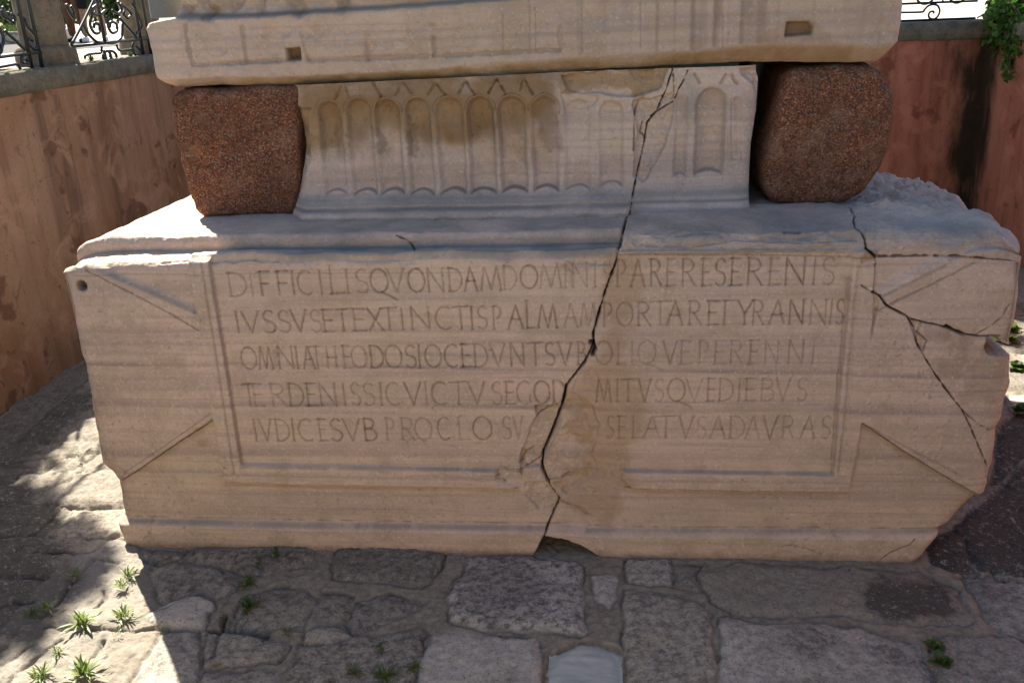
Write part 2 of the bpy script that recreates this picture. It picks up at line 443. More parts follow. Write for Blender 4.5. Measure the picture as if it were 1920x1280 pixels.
# recessed panel inside the frame
pan = fx([(395, 485), (426, 680), (455, 868), (700, 874), (980, 882), (1170, 883), (1400, 884), (1562, 886), (1578, 700), (1592, 560), (1599, 470)])
w, X, Y, D = RF.sdf(pan, 0.06)
RF.H[w] -= 0.023 * sm(0.004, -0.010, D + 0.0015 * fbm(X, Y, 30, 2, 9))
low = fx([(455, 866), (980, 880)]), fx([(1165, 880), (1562, 884)])
for P in low:                                            # the sill of the panel slopes towards the sky
    w, X, Y, D = RF.pdist(P, 0.04); RF.H[w] -= 0.003 * sm(0.022, 0.0, D)
RF.groove(fx([(396, 494), (426, 680), (455, 866)]), 0.006, 0.010, 0.5, 0.6)
RF.groove(fx([(382, 498), (408, 660), (442, 884)]), 0.006, 0.006, 0.35, 0.6)
RF.groove(fx([(1609, 500), (1600, 600), (1583, 790), (1572, 880)]), 0.012, 0.008, 0.1, 0.6)
RF.groove(fx([(1592, 520), (1580, 640), (1570, 740), (1560, 884)]), 0.008, 0.007, 0.25, 0.6)
RF.groove(fx([(165, 503), (260, 551), (330, 588), (376, 616)]), 0.0042, 0.006, 0.6, 0.8)
RF.groove(fx([(238, 880), (300, 840), (360, 798), (400, 770)]), 0.0035, 0.004, 0.4, 0.9)
RF.groove(fx([(1664, 568), (1740, 532), (1822, 490)]), 0.005, 0.006, 0.45, 0.8)
RF.groove(fx([(1640, 580), (1680, 560)]), 0.006, 0.004, 0.4, 0.8)
RF.groove(fx([(1625, 795), (1690, 830), (1745, 860), (1800, 888)]), 0.006, 0.004, 0.3, 0.9)
for P in ([(425, 901), (600, 906), (972, 914)], [(1172, 914), (1400, 919), (1588, 920)], [(226, 901), (262, 879), (330, 832), (401, 787)],
          [(1615, 791), (1690, 842), (1770, 891), (1834, 927)]):      # shadow under the lower arris painted as a dark line, ochre stain below
    RF.groove(fx(P), 0.0055, 0.005, 0.85, 0.5, dw=1.0)
    w, X, Y, D = RF.pdist(fx([(a, b + 6) for a, b in P]), 0.06); RF.ochre[w] = np.maximum(RF.ochre[w], 0.45 * sm(0.022, 0.0, D) * np.clip(0.7 + fbm(X, Y, 12, 3, 44), 0, 1))
RF.groove(fx([(145, 514), (390, 513), (700, 512), (900, 511)]), 0.003, 0.0015, 0.35, 0.9)
RF.groove(fx([(1180, 479), (1400, 480), (1640, 482)]), 0.003, 0.003, 0.6, 0.9)
# the frame's broken lower rail beside the crack
w, X, Y, D = RF.sdf(fx([(935, 872), (975, 884), (1010, 860), (1100, 858), (1170, 876), (1166, 896), (1185, 914), (1178, 925), (1000, 922), (950, 905), (930, 895)]), 0.04)
RF.H[w] = RF.H[w] * (1 - sm(0.008, -0.01, D)) + (-0.006 + 0.010 * fbm(X, Y, 18, 4, 31)) * sm(0.008, -0.01, D)

# -- lettering
A = lambda *p: [np.array(q, float) for q in p]
def arc(cx, cy, rx, ry, a0, a1, n=14):
    t = np.radians(np.linspace(a0, a1, n)); return np.stack([cx + rx * np.cos(t), cy + ry * np.sin(t)], 1)
GL = {
 'A': [[(0, 0), (.5, 1), (1, 0)], [(.22, .42), (.76, .42)]],
 'B': [[(.05, 0), (.05, 1)], np.vstack([[(.05, 1)], arc(.4, .77, .38, .23, 90, -90), [(.05, .54)]]), np.vstack([[(.3, .54)], arc(.45, .27, .5, .27, 90, -90), [(.05, 0)]])],
 'C': [arc(.58, .5, .56, .5, 55, 305, 22)],
 'D': [[(.06, 0), (.06, 1)], np.vstack([[(.0, 1)], arc(.3, .5, .68, .5, 90, -90, 20), [(.0, 0)]])],
 'E': [[(.15, 0), (.15, 1)], [(.0, 1), (.9, 1)], [(.15, .52), (.75, .52)], [(.0, 0), (1, 0.02)]],
 'F': [[(.15, 0), (.15, 1)], [(.0, 1), (1, 1.02)], [(.15, .5), (.85, .5)]],
 'G': [arc(.58, .5, .56, .5, 55, 290, 22), [(.95, 0.05), (.95, .42)]],
 'H': [[(.08, 0), (.08, 1)], [(.92, 0), (.92, 1)], [(.08, .5), (.92, .5)]],
 'I': [[(.5, 0), (.5, 1)]],
 'L': [[(.15, 0), (.15, 1)], [(.0, 0), (1, 0.03)]],
 'M': [[(.0, 0), (.2, 1), (.52, .03), (.82, 1), (1, 0)]],
 'N': [[(.08, 0), (.08, 1), (.92, 0), (.92, 1)]],
 'O': [arc(.5, .5, .5, .5, 0, 360, 28)],
 'P': [[(.2, 0), (.2, 1)], np.vstack([[(.1, 1)], arc(.5, .74, .5, .26, 90, -75, 14)])],
 'Q': [arc(.5, .5, .5, .5, 0, 360, 28), [(.55, .02), (.95, -.1), (1.45, -.32)]],
 'R': [[(.12, 0), (.12, 1)], np.vstack([[(.05, 1)], arc(.42, .76, .42, .24, 90, -90, 14), [(.2, .52)]]), [(.42, .52), (1, 0)]],
 'S': [np.vstack([arc(.52, .755, .42, .245, 40, 235, 12), arc(.48, .255, .46, .255, 60, -140, 14)])],
 'T': [[(.5, 0), (.5, 1)], [(0, .98), (1, 1.02)]],
 'V': [[(0, 1), (.52, 0), (1, 1)]],
 'X': [[(0, 1), (1, 0)], [(.95, 1), (.05, 0)]],
 'Y': [[(0, 1), (.5, .48), (1, 1)], [(.5, .48), (.5, 0)]],
}
LINES = [
 ([(440, 555), (700, 549), (850, 547), (1000, 541), (1140, 538), (1560, 534)], [(430, 44), (1000, 44), (1180, 50), (1560, 50)],
  'D428-462 I466-476 F486-506 F518-540 I542-555 C557-585 I594-607 L615-643^ I645-656 S666-690 Q694-727 V727-757 O765-796 N800-833 D841-866 A870-894 M901-939 D944-969 O976-1008 M1012-1053 I1056-1066 N1072-1103 I1111-1121 S1131-1147 P1155-1173 A1184-1209 R1219-1241 E1250-1266 R1278-1305 E1316-1333 S1341-1362 E1370-1391 R1401-1431 E1442-1464 N1472-1512 I1522-1534 S1542-1567'),
 ([(445, 624), (620, 622), (760, 618), (950, 617), (1100, 613), (1250, 610), (1580, 608)], [(440, 40), (1000, 43), (1580, 46)],
  'I440-449 V454-485 S492-516 S521-544 V546-574 S581-603 E603-626 T631-653 E660-687 X690-717 T715-744 I749-759 N769-807 C816-847 T850-878 I881-888 S895-914 P922-939 A953-981 L986-1000^ M1009-1044 A1058-1083 M1089-1119 P1130-1147 O1157-1187 R1195-1220 T1219-1259 A1252-1281 R1291-1316 E1327-1347 T1342-1377 Y1383-1412 R1411-1434 A1444-1473 N1480-1509 N1519-1552 I1556-1563 S1569-1584'),
 ([(460, 692), (700, 690), (900, 688), (1150, 683), (1520, 682)], [(460, 41), (1520, 44)],
  'O452-480 M484-509 N520-550 I553-559 A567-588 T581-606 H612-631 E642-658 O659-687 D694-719 O722-753 S759-781 I783-789 O797-827 C833-859 E864-883 D889-914 V919-947 N956-984 T991-1017 S1022-1041 V1047-1072 B1084-1100 O1117-1148 L1158-1172 I1182-1190 Q1197-1230 V1244-1270 E1275-1297 P1309-1328 E1339-1361 R1369-1394 E1405-1425 N1434-1462 N1478-1509 I1522-1530'),
 ([(470, 762), (700, 760), (950, 758), (1160, 753), (1510, 751)], [(460, 42), (1520, 42)],
  'T456-478 E473-494 R506-536 D541-569 E573-594 N598-631 I642-648 S658-675 S681-702 I710-718 C723-750 V759-789 I795-802 C809-838 T845-875 V878-909 S922-942 E947-964 G969-995 O1002-1031 D1037-1061 M1118-1146 I1155-1161 T1167-1190 V1197-1221 S1228-1246 Q1253-1285 V1287-1318 E1326-1341 D1349-1376 I1384-1390 E1397-1418 B1428-1453 V1456-1482 S1495-1515'),
 ([(480, 827), (700, 826), (900, 824), (1180, 822), (1550, 822)], [(470, 40), (900, 42), (1560, 41)],
  'I474-482 V487-509 D517-542 I546-552 C559-587 E597-612 S619-642 V644-675 B683-706 P722-739 R751-777 O778-809 C820-844 L858-880 O887-922 S942-959 V963-980 S1139-1151 E1159-1174 L1185-1205 A1208-1238 T1228-1270 V1274-1300 S1307-1326 A1333-1361 D1369-1397 A1400-1425 V1431-1458 R1467-1490 A1503-1530 S1541-1559'),
]
rng = random.Random(4)
for base, hts, txt in LINES:
    for tok in txt.split():
        tall = tok.endswith('^'); tok = tok.rstrip('^'); ch = tok[0]; x0, x1 = map(float, tok[1:].split('-'))
        xm = (x0 + x1) / 2
        yb = np.interp(xm, *zip(*base)); hh = np.interp(xm, *zip(*hts)) * (1.2 if tall else 1.0)
        a = on(x0, yb - hh / 2, 1, 0); b = on(x1, yb - hh / 2, 1, 0); z0 = on(xm, yb, 1, 0)[2]; z1 = on(xm, yb - hh, 1, 0)[2]
        wear = 0.62 + 0.38 * rng.random()
        if 1060 < xm < 1200: wear *= 0.75
        if 1180 < xm and yb > 640: wear *= 0.8
        tilt = rng.uniform(-0.015, 0.015)
        for st in GL[ch]:
            st = np.array(st, float)
            P = np.stack([a[0] + st[:, 0] * (b[0] - a[0]) + tilt * (st[:, 1] - .5) * 0.1, z0 + st[:, 1] * (z1 - z0)], 1)
            RF.groove(P, 0.0054, 0.0115 * wear, 0.56 * wear, 0.4, dw=0.72)
            if len(st) <= 5:                                      # small serifs at stem ends
                for e in (P[0], P[-1]):
                    if rng.random() < 0.75 and ch not in 'SCOQG':
                        RF.groove(np.array([e + (-0.008, 0), e + (0.008, 0.001)]), 0.0036, 0.004 * wear, 0.35 * wear, dw=0.9)
# -- base moulding along the foot
foot = fx([(210, 967), (600, 975), (1025, 981), (1150, 987), (1700, 991), (1800, 990)])
zf = np.interp(RF.U, foot[:, 0], foot[:, 1])
t = sm(zf + 0.002 + 0.003 * fbm(RF.U, RF.V, 20, 3, 14), zf - 0.034, RF.V)
RF.H += 0.040 * t
RF.dirt = np.maximum(RF.dirt, 0.7 * np.exp(-((RF.V - zf - 0.003) / 0.0035) ** 2) * np.clip(fbm(RF.U, RF.V, 30, 3, 8) * 1.6 + 0.5, 0, 1))
ft = sm(0.03, -0.02, RF.V + 0.02 * fbm(RF.U, RF.V, 60, 3, 19))
RF.dirt = np.maximum(RF.dirt, 0.55 * ft)
RF.H[(RF.V > 0.06)] += 0
# void under the right block beside the crack, chipped lower corners
w, X, Y, D = RF.sdf(fx([(1022, 998), (1060, 1004), (1095, 1018), (1120, 1034), (1130, 1060), (990, 1060), (1008, 1026)]), 0.03)
k = sm(0.006, -0.006, D + 0.004 * fbm(X, Y, 60, 3, 4)); RF.H[w] -= 0.16 * k; RF.dirt[w] = np.maximum(RF.dirt[w], 0.8 * k)
# -- cracks
MAIN = [(1262, 128), (1250, 165), (1232, 210), (1214, 232), (1208, 270), (1190, 345), (1180, 390), (1168, 440), (1164, 462), (1155, 492), (1135, 545), (1112, 625), (1114, 645), (1095, 680), (1062, 722),
        (1055, 757), (1040, 800), (1018, 852), (1016, 880), (1030, 910), (1049, 935), (1040, 958), (1022, 995), (1004, 1030), (995, 1050)]
face_main = np.vstack([uf([p for p in MAIN if 400 < p[1] < 492]), fx([p for p in MAIN if p[1] >= 492])])
face_main = face_main[np.argsort(-face_main[:, 1])]
face_main = np.vstack([[[face_main[0][0] + 0.05, 2.1]], face_main])
RF.crack(face_main, 0.0072, 0.055, 1)
RF.crack(fx([(1062, 722), (1055, 757), (1040, 800), (1018, 852), (1016, 880), (1030, 905)]), 0.009, 0.06, 2)
RF.crack(fx([(1108, 640), (1116, 655), (1112, 664)]), 0.014, 0.06, 3)
RF.crack(uf([(1590, 388), (1602, 408), (1603, 428), (1622, 448), (1623, 466), (1640, 481)]), 0.005, 0.06, 4)
RF.crack(fx([(1640, 481), (1700, 481), (1780, 479), (1820, 479), (1860, 482), (1915, 478)]), 0.0048, 0.045, 5)
RF.crack(fx([(1633, 545), (1648, 553), (1660, 570), (1695, 588), (1705, 596), (1760, 607), (1800, 622), (1830, 627), (1870, 626)]), 0.0042, 0.045, 6)
RF.crack(fx([(1770, 608), (1790, 617), (1805, 624)]), 0.011, 0.07, 7)
RF.crack(fx([(1698, 590), (1712, 612), (1718, 640), (1727, 660), (1752, 700), (1785, 745), (1803, 767), (1820, 805), (1848, 870)]), 0.0030, 0.04, 8)
RF.crack(fx([(1640, 482), (1636, 545)]), 0.0035, 0.03, 9, 0.7)
RF.crack(fx([(1612, 532), (1634, 546)]), 0.002, 0.02, 10, 0.7)
RF.crack(fx([(1725, 600), (1718, 620), (1734, 634), (1728, 655)]), 0.0025, 0.02, 11, 0.7)
RF.crack(fx([(1824, 624), (1850, 610), (1875, 590), (1893, 562)]), 0.0022, 0.015, 12, 0.7)
RF.crack(fx([(1806, 770), (1830, 790), (1850, 802), (1868, 801)]), 0.003, 0.02, 13, 0.7)
RF.crack(fx([(1645, 1041), (1665, 1026), (1700, 1012), (1710, 1002)]), 0.0026, 0.02, 14, 0.8)
RF.crack(fx([(1470, 1012), (1510, 1019), (1535, 1030)]), 0.0018, 0.01, 15, 0.6)
RF.crack(fx([(1048, 940), (1080, 952), (1100, 966)]), 0.0022, 0.012, 16, 0.5)
RF.crack(fx([(1001, 788), (1012, 775), (1040, 762), (1054, 758)]), 0.0028, 0.018, 17, 0.6)
RF.crack(fx([(975, 880), (990, 875), (1010, 866), (1018, 860)]), 0.0028, 0.02, 18, 0.7)
RF.crack(fx([(1030, 900), (1055, 898), (1068, 888)]), 0.0024, 0.012, 19, 0.6)
RF.crack(fx([(910, 888), (935, 890), (948, 902)]), 0.0028, 0.015, 20, 0.6)
RF.crack(uf([(742, 440), (762, 450), (778, 466)]), 0.0035, 0.02, 21, 0.8)
RF.groove(fx([(1042, 492), (1060, 497), (1075, 512)]), 0.008, 0.008, 0.1)
RF.groove(fx([(1000, 840), (985, 850), (976, 870), (978, 890)]), 0.006, 0.012, 0.45, 0.9)
# -- spalls and chips
def spall(P, d, soft=0.008, rough=0.5, seed=0, q=fx):
    w, X, Y, D = RF.sdf(q(P), 0.05)
    k = sm(soft, -soft, D + 0.012 * fbm(X, Y, 22, 3, seed + 40))
    RF.H[w] -= k * d * (1 + rough * 1.6 * fbm(X, Y, 16, 4, seed))
spall([(1000, 757), (1050, 758), (1052, 780), (1030, 830), (1015, 860), (1018, 880), (990, 878), (976, 868), (978, 840), (992, 810), (1004, 780)], 0.026, 0.004, 0.7, seed=1)
spall([(1060, 730), (1082, 740), (1110, 760), (1124, 800), (1112, 850), (1120, 890), (1060, 925), (1035, 905), (1022, 880), (1025, 850), (1050, 790)], 0.016, 0.004, 0.8, seed=2)
spall([(985, 905), (1025, 905), (1046, 935), (1035, 960), (1015, 960), (985, 930)], 0.016, 0.004, 0.8, seed=3)
spall([(1180, 440), (1300, 436), (1420, 440), (1600, 436), (1605, 452), (1500, 458), (1380, 452), (1290, 466), (1190, 462)], 0.009, 0.004, 1.2, seed=21, q=uf)
spall([(1060, 486), (1150, 484), (1150, 500), (1120, 496), (1075, 498)], 0.010, 0.005, 0.5, seed=22)
spall([(1050, 935), (1110, 965), (1100, 985), (1045, 985), (1030, 975)], 0.008, 0.004, 0.8, seed=23)
spall([(1085, 700), (1110, 690), (1140, 720), (1120, 745), (1075, 730)], 0.006, 0.005, 0.8, seed=24)
spall([(300, 486), (420, 482), (520, 484), (520, 490), (300, 494)], 0.006, 0.005, 1.2, seed=25)
spall([(195, 850), (240, 880), (220, 905), (190, 890)], 0.012, 0.006, 0.8, seed=26)
spall([(1846, 630), (1866, 628), (1872, 640), (1900, 655), (1900, 663), (1850, 661), (1843, 645)], 0.20, 0.004, 0.1, seed=4)
spall([(1780, 650), (1900, 690), (1900, 740), (1870, 800), (1800, 770), (1750, 700)], 0.004, 0.03, 0.9, seed=5)
spall([(1700, 590), (1720, 598), (1722, 625), (1730, 650), (1718, 650), (1708, 620)], 0.018, 0.004, 0.5, seed=6)
spall([(1620, 470), (1640, 478), (1640, 496), (1612, 494)], 0.006, 0.006, 0.6, seed=7)
spall([(746, 480), (772, 480), (772, 496), (748, 497)], 0.010, 0.01, 0.3, seed=8)
spall([(1636, 545), (1652, 552), (1655, 566), (1640, 566)], 0.012, 0.005, 0.3, seed=9)
spall([(1280, 635), (1300, 632), (1306, 645), (1284, 650)], 0.003, 0.005, 0.3, seed=10)
for q in range(34):                                               # little pock marks
    px, py = rng.uniform(150, 1860), rng.uniform(500, 980)
    c = on(px, py, 1, 0)[[0, 2]]; r = rng.uniform(0.003, 0.009)
    w, X, Y, D = RF.pdist(np.array([c, c + (r * rng.uniform(-1, 2), r * 0.3)]), r * 2)
    RF.H[w] -= 0.005 * sm(r, 0, D); RF.dirt[w] = np.maximum(RF.dirt[w], rng.uniform(0.15, 0.6) * sm(r, 0, D))
for px, py in ((158, 533),):                                      # a drilled hole through the left corner
    c = on(px, py, 1, 0)[[0, 2]]
    w, X, Y, D = RF.pdist(np.array([c, c + 1e-4]), 0.05)
    RF.H[w] -= 0.10 * sm(0.022, 0.015, D) + 0.006 * sm(0.035, 0.02, D); RF.dirt[w] = np.maximum(RF.dirt[w], 0.6 * sm(0.034, 0.02, D))
c = on(1483, 434, 2, 1.455)[:2]
w, X, Y, D = RF.pdist(uf([(1474, 434), (1496, 434)]), 0.04); RF.H[w] -= 0.05 * sm(0.014, 0.006, D); RF.dirt[w] = np.maximum(RF.dirt[w], 0.8 * sm(0.014, 0.006, D))
# -- stains with shapes of their own
RF.blob(RF.ochre, fx([(1150, 490), (1180, 495), (1176, 560), (1186, 700), (1180, 820), (1186, 960), (1150, 1000), (1075, 1000), (1050, 940), (1085, 850), (1068, 740), (1118, 650), (1122, 600)]), 0.42, 0.03, 0.12, 3, 8)
RF.blob(RF.ochre, fx([(1072, 735), (1108, 740), (1124, 790), (1100, 830), (1075, 800)]), 0.5, 0.02, 0.08, 4, 10)
RF.blob(RF.ochre, fx([(1040, 865), (1130, 870), (1130, 900), (1050, 905)]), 0.45, 0.02, 0.06, 5, 12)
RF.blob(RF.ochre, fx([(330, 855), (345, 850), (350, 835), (335, 832)]) * 0 + fx([(366, 826), (386, 824), (388, 836), (370, 838)]), 0.5, 0.012, 0.02, 6, 30)
RF.blob(RF.ochre, fx([(500, 520), (700, 510), (760, 560), (620, 610), (470, 590)]), 0.14, 0.08, 0.2, 7, 4)
RF.blob(RF.ochre, fx([(1360, 470), (1600, 447), (1600, 456), (1370, 478)]), 0.4, 0.01, 0.05, 8, 20)
RF.blob(RF.ochre, fx([(1625, 465), (1645, 478), (1640, 486), (1615, 486)]), 0.6, 0.01, 0.03, 9, 20)
RF.blob(RF.dirt, fx([(505, 655), (522, 655), (525, 690), (512, 690)]), 0.32, 0.008, 0.02, 10, 30)
RF.blob(RF.dirt, fx([(1770, 640), (1890, 650), (1890, 740), (1860, 790), (1780, 740)]), 0.30, 0.03, 0.22, 11, 14)
RF.blob(RF.dirt, fx([(1850, 410), (1905, 430), (1905, 470), (1860, 475)]), 0.25, 0.03, 0.16, 12, 22)
RF.blob(RF.dirt, fx([(150, 560), (330, 590), (330, 700), (200, 780), (160, 700)]), 0.14, 0.05, 0.3, 13, 14)
# veins: long, slightly dipping purple bands
for (ya, yb_, th, am) in ((682, 704, .012, .72), (757, 774, .017, .62), (640, 652, .010, .34), (616, 632, .016, .40), (589, 606, .008, .22), (700, 722, .010, .20), (849, 862, .024, .42), (884, 905, .009, .42),
                          (924, 938, .012, .32), (508, 494, .006, .30), (545, 548, .010, .12), (806, 830, .009, .18), (660, 672, .006, .22), (862, 893, .006, .3), (742, 764, .006, .35), (958, 972, .01, .15)):
    a = on(160, ya, 1, 0); b = on(1850, yb_, 1, 0)
    zc = a[2] + (RF.U - a[0]) * (b[2] - a[2]) / (b[0] - a[0]) + 0.014 * vn(RF.U * 1.7, RF.U * 0 + ya) + 0.004 * vn(RF.U * 9, RF.U * 0 + ya)
    d_ = (RF.V - zc) / th
    prof = np.where(d_ < 0, np.exp(-(d_ * 2.2) ** 2), np.exp(-(d_ * 0.8) ** 2))
    RF.vein = np.maximum(RF.vein, am * prof * np.clip(0.85 + 0.9 * fbm(RF.U, RF.V, 3, 4, int(ya)), 0.1, 1.3) * (RF.V < S_FACE + .02))
for P_, wd_ in (([(455, 871), (980, 880)], .012), ([(1165, 880), (1562, 886)], .012), ([(228, 972), (600, 980), (1025, 986)], .014), ([(1100, 990), (1700, 994), (1770, 992)], .014), ([(175, 497), (371, 583)], .016), ([(1770, 494), (1655, 550)], .012)):  # bluish dimming painted with grime along upward sills and bevels
    w, X, Y, D = RF.pdist(fx(P_), 0.06); RF.aux[w] = np.maximum(RF.aux[w], 0.6 * sm(wd_, 0.0, D) * np.clip(0.9 + fbm(X, Y, 20, 3, 91), 0, 1))
# -- general weathering
RF.H += 0.005 * fbm(RF.U, RF.V, 2.2, 3, 60) + 0.0016 * fbm(RF.U, RF.V, 24, 3, 61) + 0.0008 * fbm(RF.U, RF.V * 1.5, 110, 2, 62)
for q in range(26):
    za = rng.uniform(0.05, 1.3); th = rng.uniform(.0018, .006); x0_ = rng.uniform(-2, 1.2); ln_ = rng.uniform(.5, 2.6)
    zc = za - 0.012 * RF.U + 0.010 * vn(RF.U * 1.9, RF.U * 0 + q * 3.3) + 0.003 * vn(RF.U * 12, RF.U * 0 + q)
    RF.vein = np.maximum(RF.vein, rng.uniform(.2, .5) * np.exp(-((RF.V - zc) / th) ** 2) * sm(x0_, x0_ + .3, RF.U) * sm(x0_ + ln_, x0_ + ln_ - .4, RF.U) * np.clip(0.8 + fbm(RF.U, RF.V, 5, 3, q), 0, 1.2))
cr = np.clip(fbm(RF.U, RF.V, 55, 4, 66, 0.7) * 2.6 - 0.75, 0, 1) * np.clip(0.25 + 1.4 * fbm(RF.U, RF.V, 2.6, 3, 67), 0, 1)
RF.dirt = np.maximum(RF.dirt, 0.42 * cr); RF.H -= 0.0022 * cr
RF.H += 0.0012 * fbm(RF.U, RF.V, 60, 4, 68, 0.65)
# fragments sit at slightly different depths
FR_CAP = fx([(1640, 481), (1780, 479), (1860, 482), (1960, 478), (1960, 300), (1560, 300)])
FR_EAR = fx([(1640, 482), (1780, 479), (1860, 482), (1960, 478), (1960, 626), (1870, 626), (1830, 627), (1800, 622), (1760, 607), (1705, 596), (1695, 588), (1660, 570), (1648, 553), (1636, 545)])
FR_FLK = fx([(1705, 596), (1760, 607), (1800, 622), (1830, 627), (1960, 626), (1960, 870), (1848, 870), (1820, 805), (1803, 767), (1785, 745), (1752, 700), (1727, 660), (1718, 640), (1708, 612)])
cap_split = uf([(1590, 388), (1602, 408), (1603, 428), (1622, 448), (1623, 466), (1640, 481)])
cap_split = cap_split[np.argsort(cap_split[:, 1])]

# ---- the mesh grid of the block: foot -> face -> ledge -> top -> back
s_face = np.arange(-0.05, S_FACE - 0.005, 0.003)
s_led = np.arange(S_FACE - 0.005, _sl[9], 0.004)
s_top = _sl[9] + np.concatenate([np.arange(0, 0.6, 0.008), np.arange(0.6, 1.8, 0.016), np.arange(1.8, _sl[-1] - _sl[9] + 0.001, 0.03)])
S = np.concatenate([s_face, s_led, s_top])
u = np.concatenate([[0, 0, 0], np.linspace(0, 1, 1300), [1, 1, 1]])
tuck = np.zeros(len(u)); tuck[:3] = (0.42, 0.12, 0.03); tuck[-3:] = (0.03, 0.12, 0.42)
yl = np.interp(S, _sl, PL[:, 0]); zl = np.interp(S, _sl, PL[:, 1])
yr = np.interp(S, _sl, PR[:, 0]); zr = np.interp(S, _sl, PR[:, 1])
def smooth1(a, k=5):
    p = np.pad(a, k, mode='edge'); return np.convolve(p, np.ones(2 * k + 1) / (2 * k + 1), 'valid')
led = (S > S_FACE - 0.03) & (S < _sl[9])
for a in (yl, zl, yr, zr): a[led] = smooth1(a, 3)[led]
zt_ = np.minimum(S, S_FACE)
xl_ = edge(XL_T, zt_); xr_ = edge(XR_T, zt_)
back = sm(S_FACE, _sl[9], S)
xl_ = xl_ + back * 0.012 * vn(S * 6, S * 0, 3) * 2 + 0.006 * vn(S * 30, S * 0, 4)
xr_ = xr_ + back * 0.03 * vn(S * 4, S * 0, 5) * 2 + 0.006 * vn(S * 26, S * 0, 6)
X = xl_[None, :] + (xr_ - xl_)[None, :] * u[:, None]
SS = np.broadcast_to(S[None, :], X.shape)
xm_ = np.interp(SS, face_main[::-1, 1], face_main[::-1, 0])
rt = sm(-0.004, 0.004, X - xm_)
Y = yl[None] * (1 - rt) + yr[None] * rt
Z = zl[None] * (1 - rt) + zr[None] * rt
# step the ledge in smoothly, and let it fade out near the left corner
H = RF.samp(RF.H, X, SS)
topm = sm(_sl[8] - 0.02, _sl[9], SS)
H = H * (1 - topm) + topm * RF.samp(RF.H, X, np.minimum(SS, 2.05)) * (SS < 2.05)
led2 = sm(S_FACE - 0.01, S_FACE + 0.02, SS) * (1 - topm)
H += led2 * (0.016 * fbm(X, SS, 6, 4, 70) + (0.003 + 0.006 * rt) * fbm(X, SS, 24, 4, 71))
H += topm * (0.022 * fbm(X, Y, 2.2, 6, 72) + 0.006 * fbm(X, Y, 26, 3, 74) + 0.085 * (np.abs(fbm(X, Y * 1.6, 4.2, 5, 73, 0.6)) - 0.12) * sm(1.35, 1.5, X))
# worn edges at the left and right ends
eL = X - xl_[None]; eR = xr_[None] - X
rnd = 0.035 * np.exp(-eL / 0.02) + 0.03 * np.exp(-eR / 0.02)
facew = 1 - sm(S_FACE - 0.03, S_FACE + 0.03, SS)
dy = np.gradient(yl); dz = np.gradient(zl); ln = np.hypot(dy, dz) + 1e-9
nyl, nzl = -dz / ln, dy / ln
dy = np.gradient(yr); dz = np.gradient(zr); ln = np.hypot(dy, dz) + 1e-9
nyr, nzr = -dz / ln, dy / ln
NY = nyl[None] * (1 - rt) + nyr[None] * rt; NZ = nzl[None] * (1 - rt) + nzr[None] * rt
Y = Y + NY * H + facew * rnd
Z = Z + NZ * H
# corner wear on the top: the ends slope down
Z -= (1 - facew) * (0.055 * np.exp(-eL / 0.06) + 0.05 * np.exp(-eR / 0.07))
Z -= sm(1.0, 2.4, Y) * sm(1.3, 1.8, X) * 0.16
bx = np.hypot((X - 1.76) / 0.13, (Y - 1.95) / 0.28)
Z += 0.17 * sm(1.0, 0.2, bx) * (1 + 0.5 * fbm(X, Y, 9, 3, 75))
Y = Y + facew * tuck[:, None]
Z = Z - (1 - facew) * tuck[:, None] * 0.8
Z = np.where(facew > 0.5, np.maximum(Z, -0.06), Z)
P = np.stack([X, Y, Z], -1)
grime_shade = sm(S_FACE + 0.01, S_FACE + 0.03, SS) * (0.35 + 0.65 * np.abs(NZ)) * np.clip(0.55 + 1.3 * fbm(X, SS, 5, 4, 76), 0, 1) * sm(-1.35, -1.1, X) * sm(2.3, 1.2, SS)  # grime plus dimming painted on upward ledges, left off the sunlit end
att = np.stack([RF.samp(RF.dirt, X, np.minimum(SS, 2.0)) * (1 - topm), RF.samp(RF.ochre, X, SS) * (1 - topm), RF.samp(RF.vein, X, SS) * facew, np.maximum(np.clip(0.95 * grime_shade + 0.7 * np.exp(-((SS - _sl[4] - 0.006) / 0.010) ** 2) * (1 - rt), 0, 1), RF.samp(RF.aux, X, np.minimum(SS, 2.0)))], -1)
Xc = (X[:-1, :-1] + X[1:, 1:]) / 2; Sc = (SS[:-1, :-1] + SS[1:, 1:]) / 2
right = Xc > np.interp(Sc, face_main[::-1, 1], face_main[::-1, 0])
capx = np.interp(Sc, cap_split[:, 1], cap_split[:, 0])
cap = ((Sc > cap_split[0, 1] - 0.004) & (Xc > capx)) | inside(Xc, Sc, FR_CAP)
ear = inside(Xc, Sc, FR_EAR) & ~cap
flk = inside(Xc, Sc, FR_FLK) & ~cap & ~ear
main_r = right & ~(cap | ear | flk)
BASE = tag(empty('marble_pedestal', (0, 1.95, 0)), 'huge cracked marble block carved with a five line Latin inscription, at the foot', 'pedestal')
loc = np.array([0, 1.95, 0])
for nm, kp, lb in (('inscribed_fragment', ~right & ~(cap | ear | flk), 'larger left piece of the cracked inscribed block'),
                   ('inscribed_fragment', main_r, 'right piece of the cracked inscribed block'),
                   ('corner_fragment', cap, 'rounded broken cap at the upper right corner'),
                   ('corner_fragment', ear, 'broken ear of the right winged handle'),
                   ('flank_fragment', flk, 'pitted sliver broken from the right end')):
    o = link(nm, grid_mesh(nm, P - loc, kp, att), MAR, BASE)
    o['label'] = lb
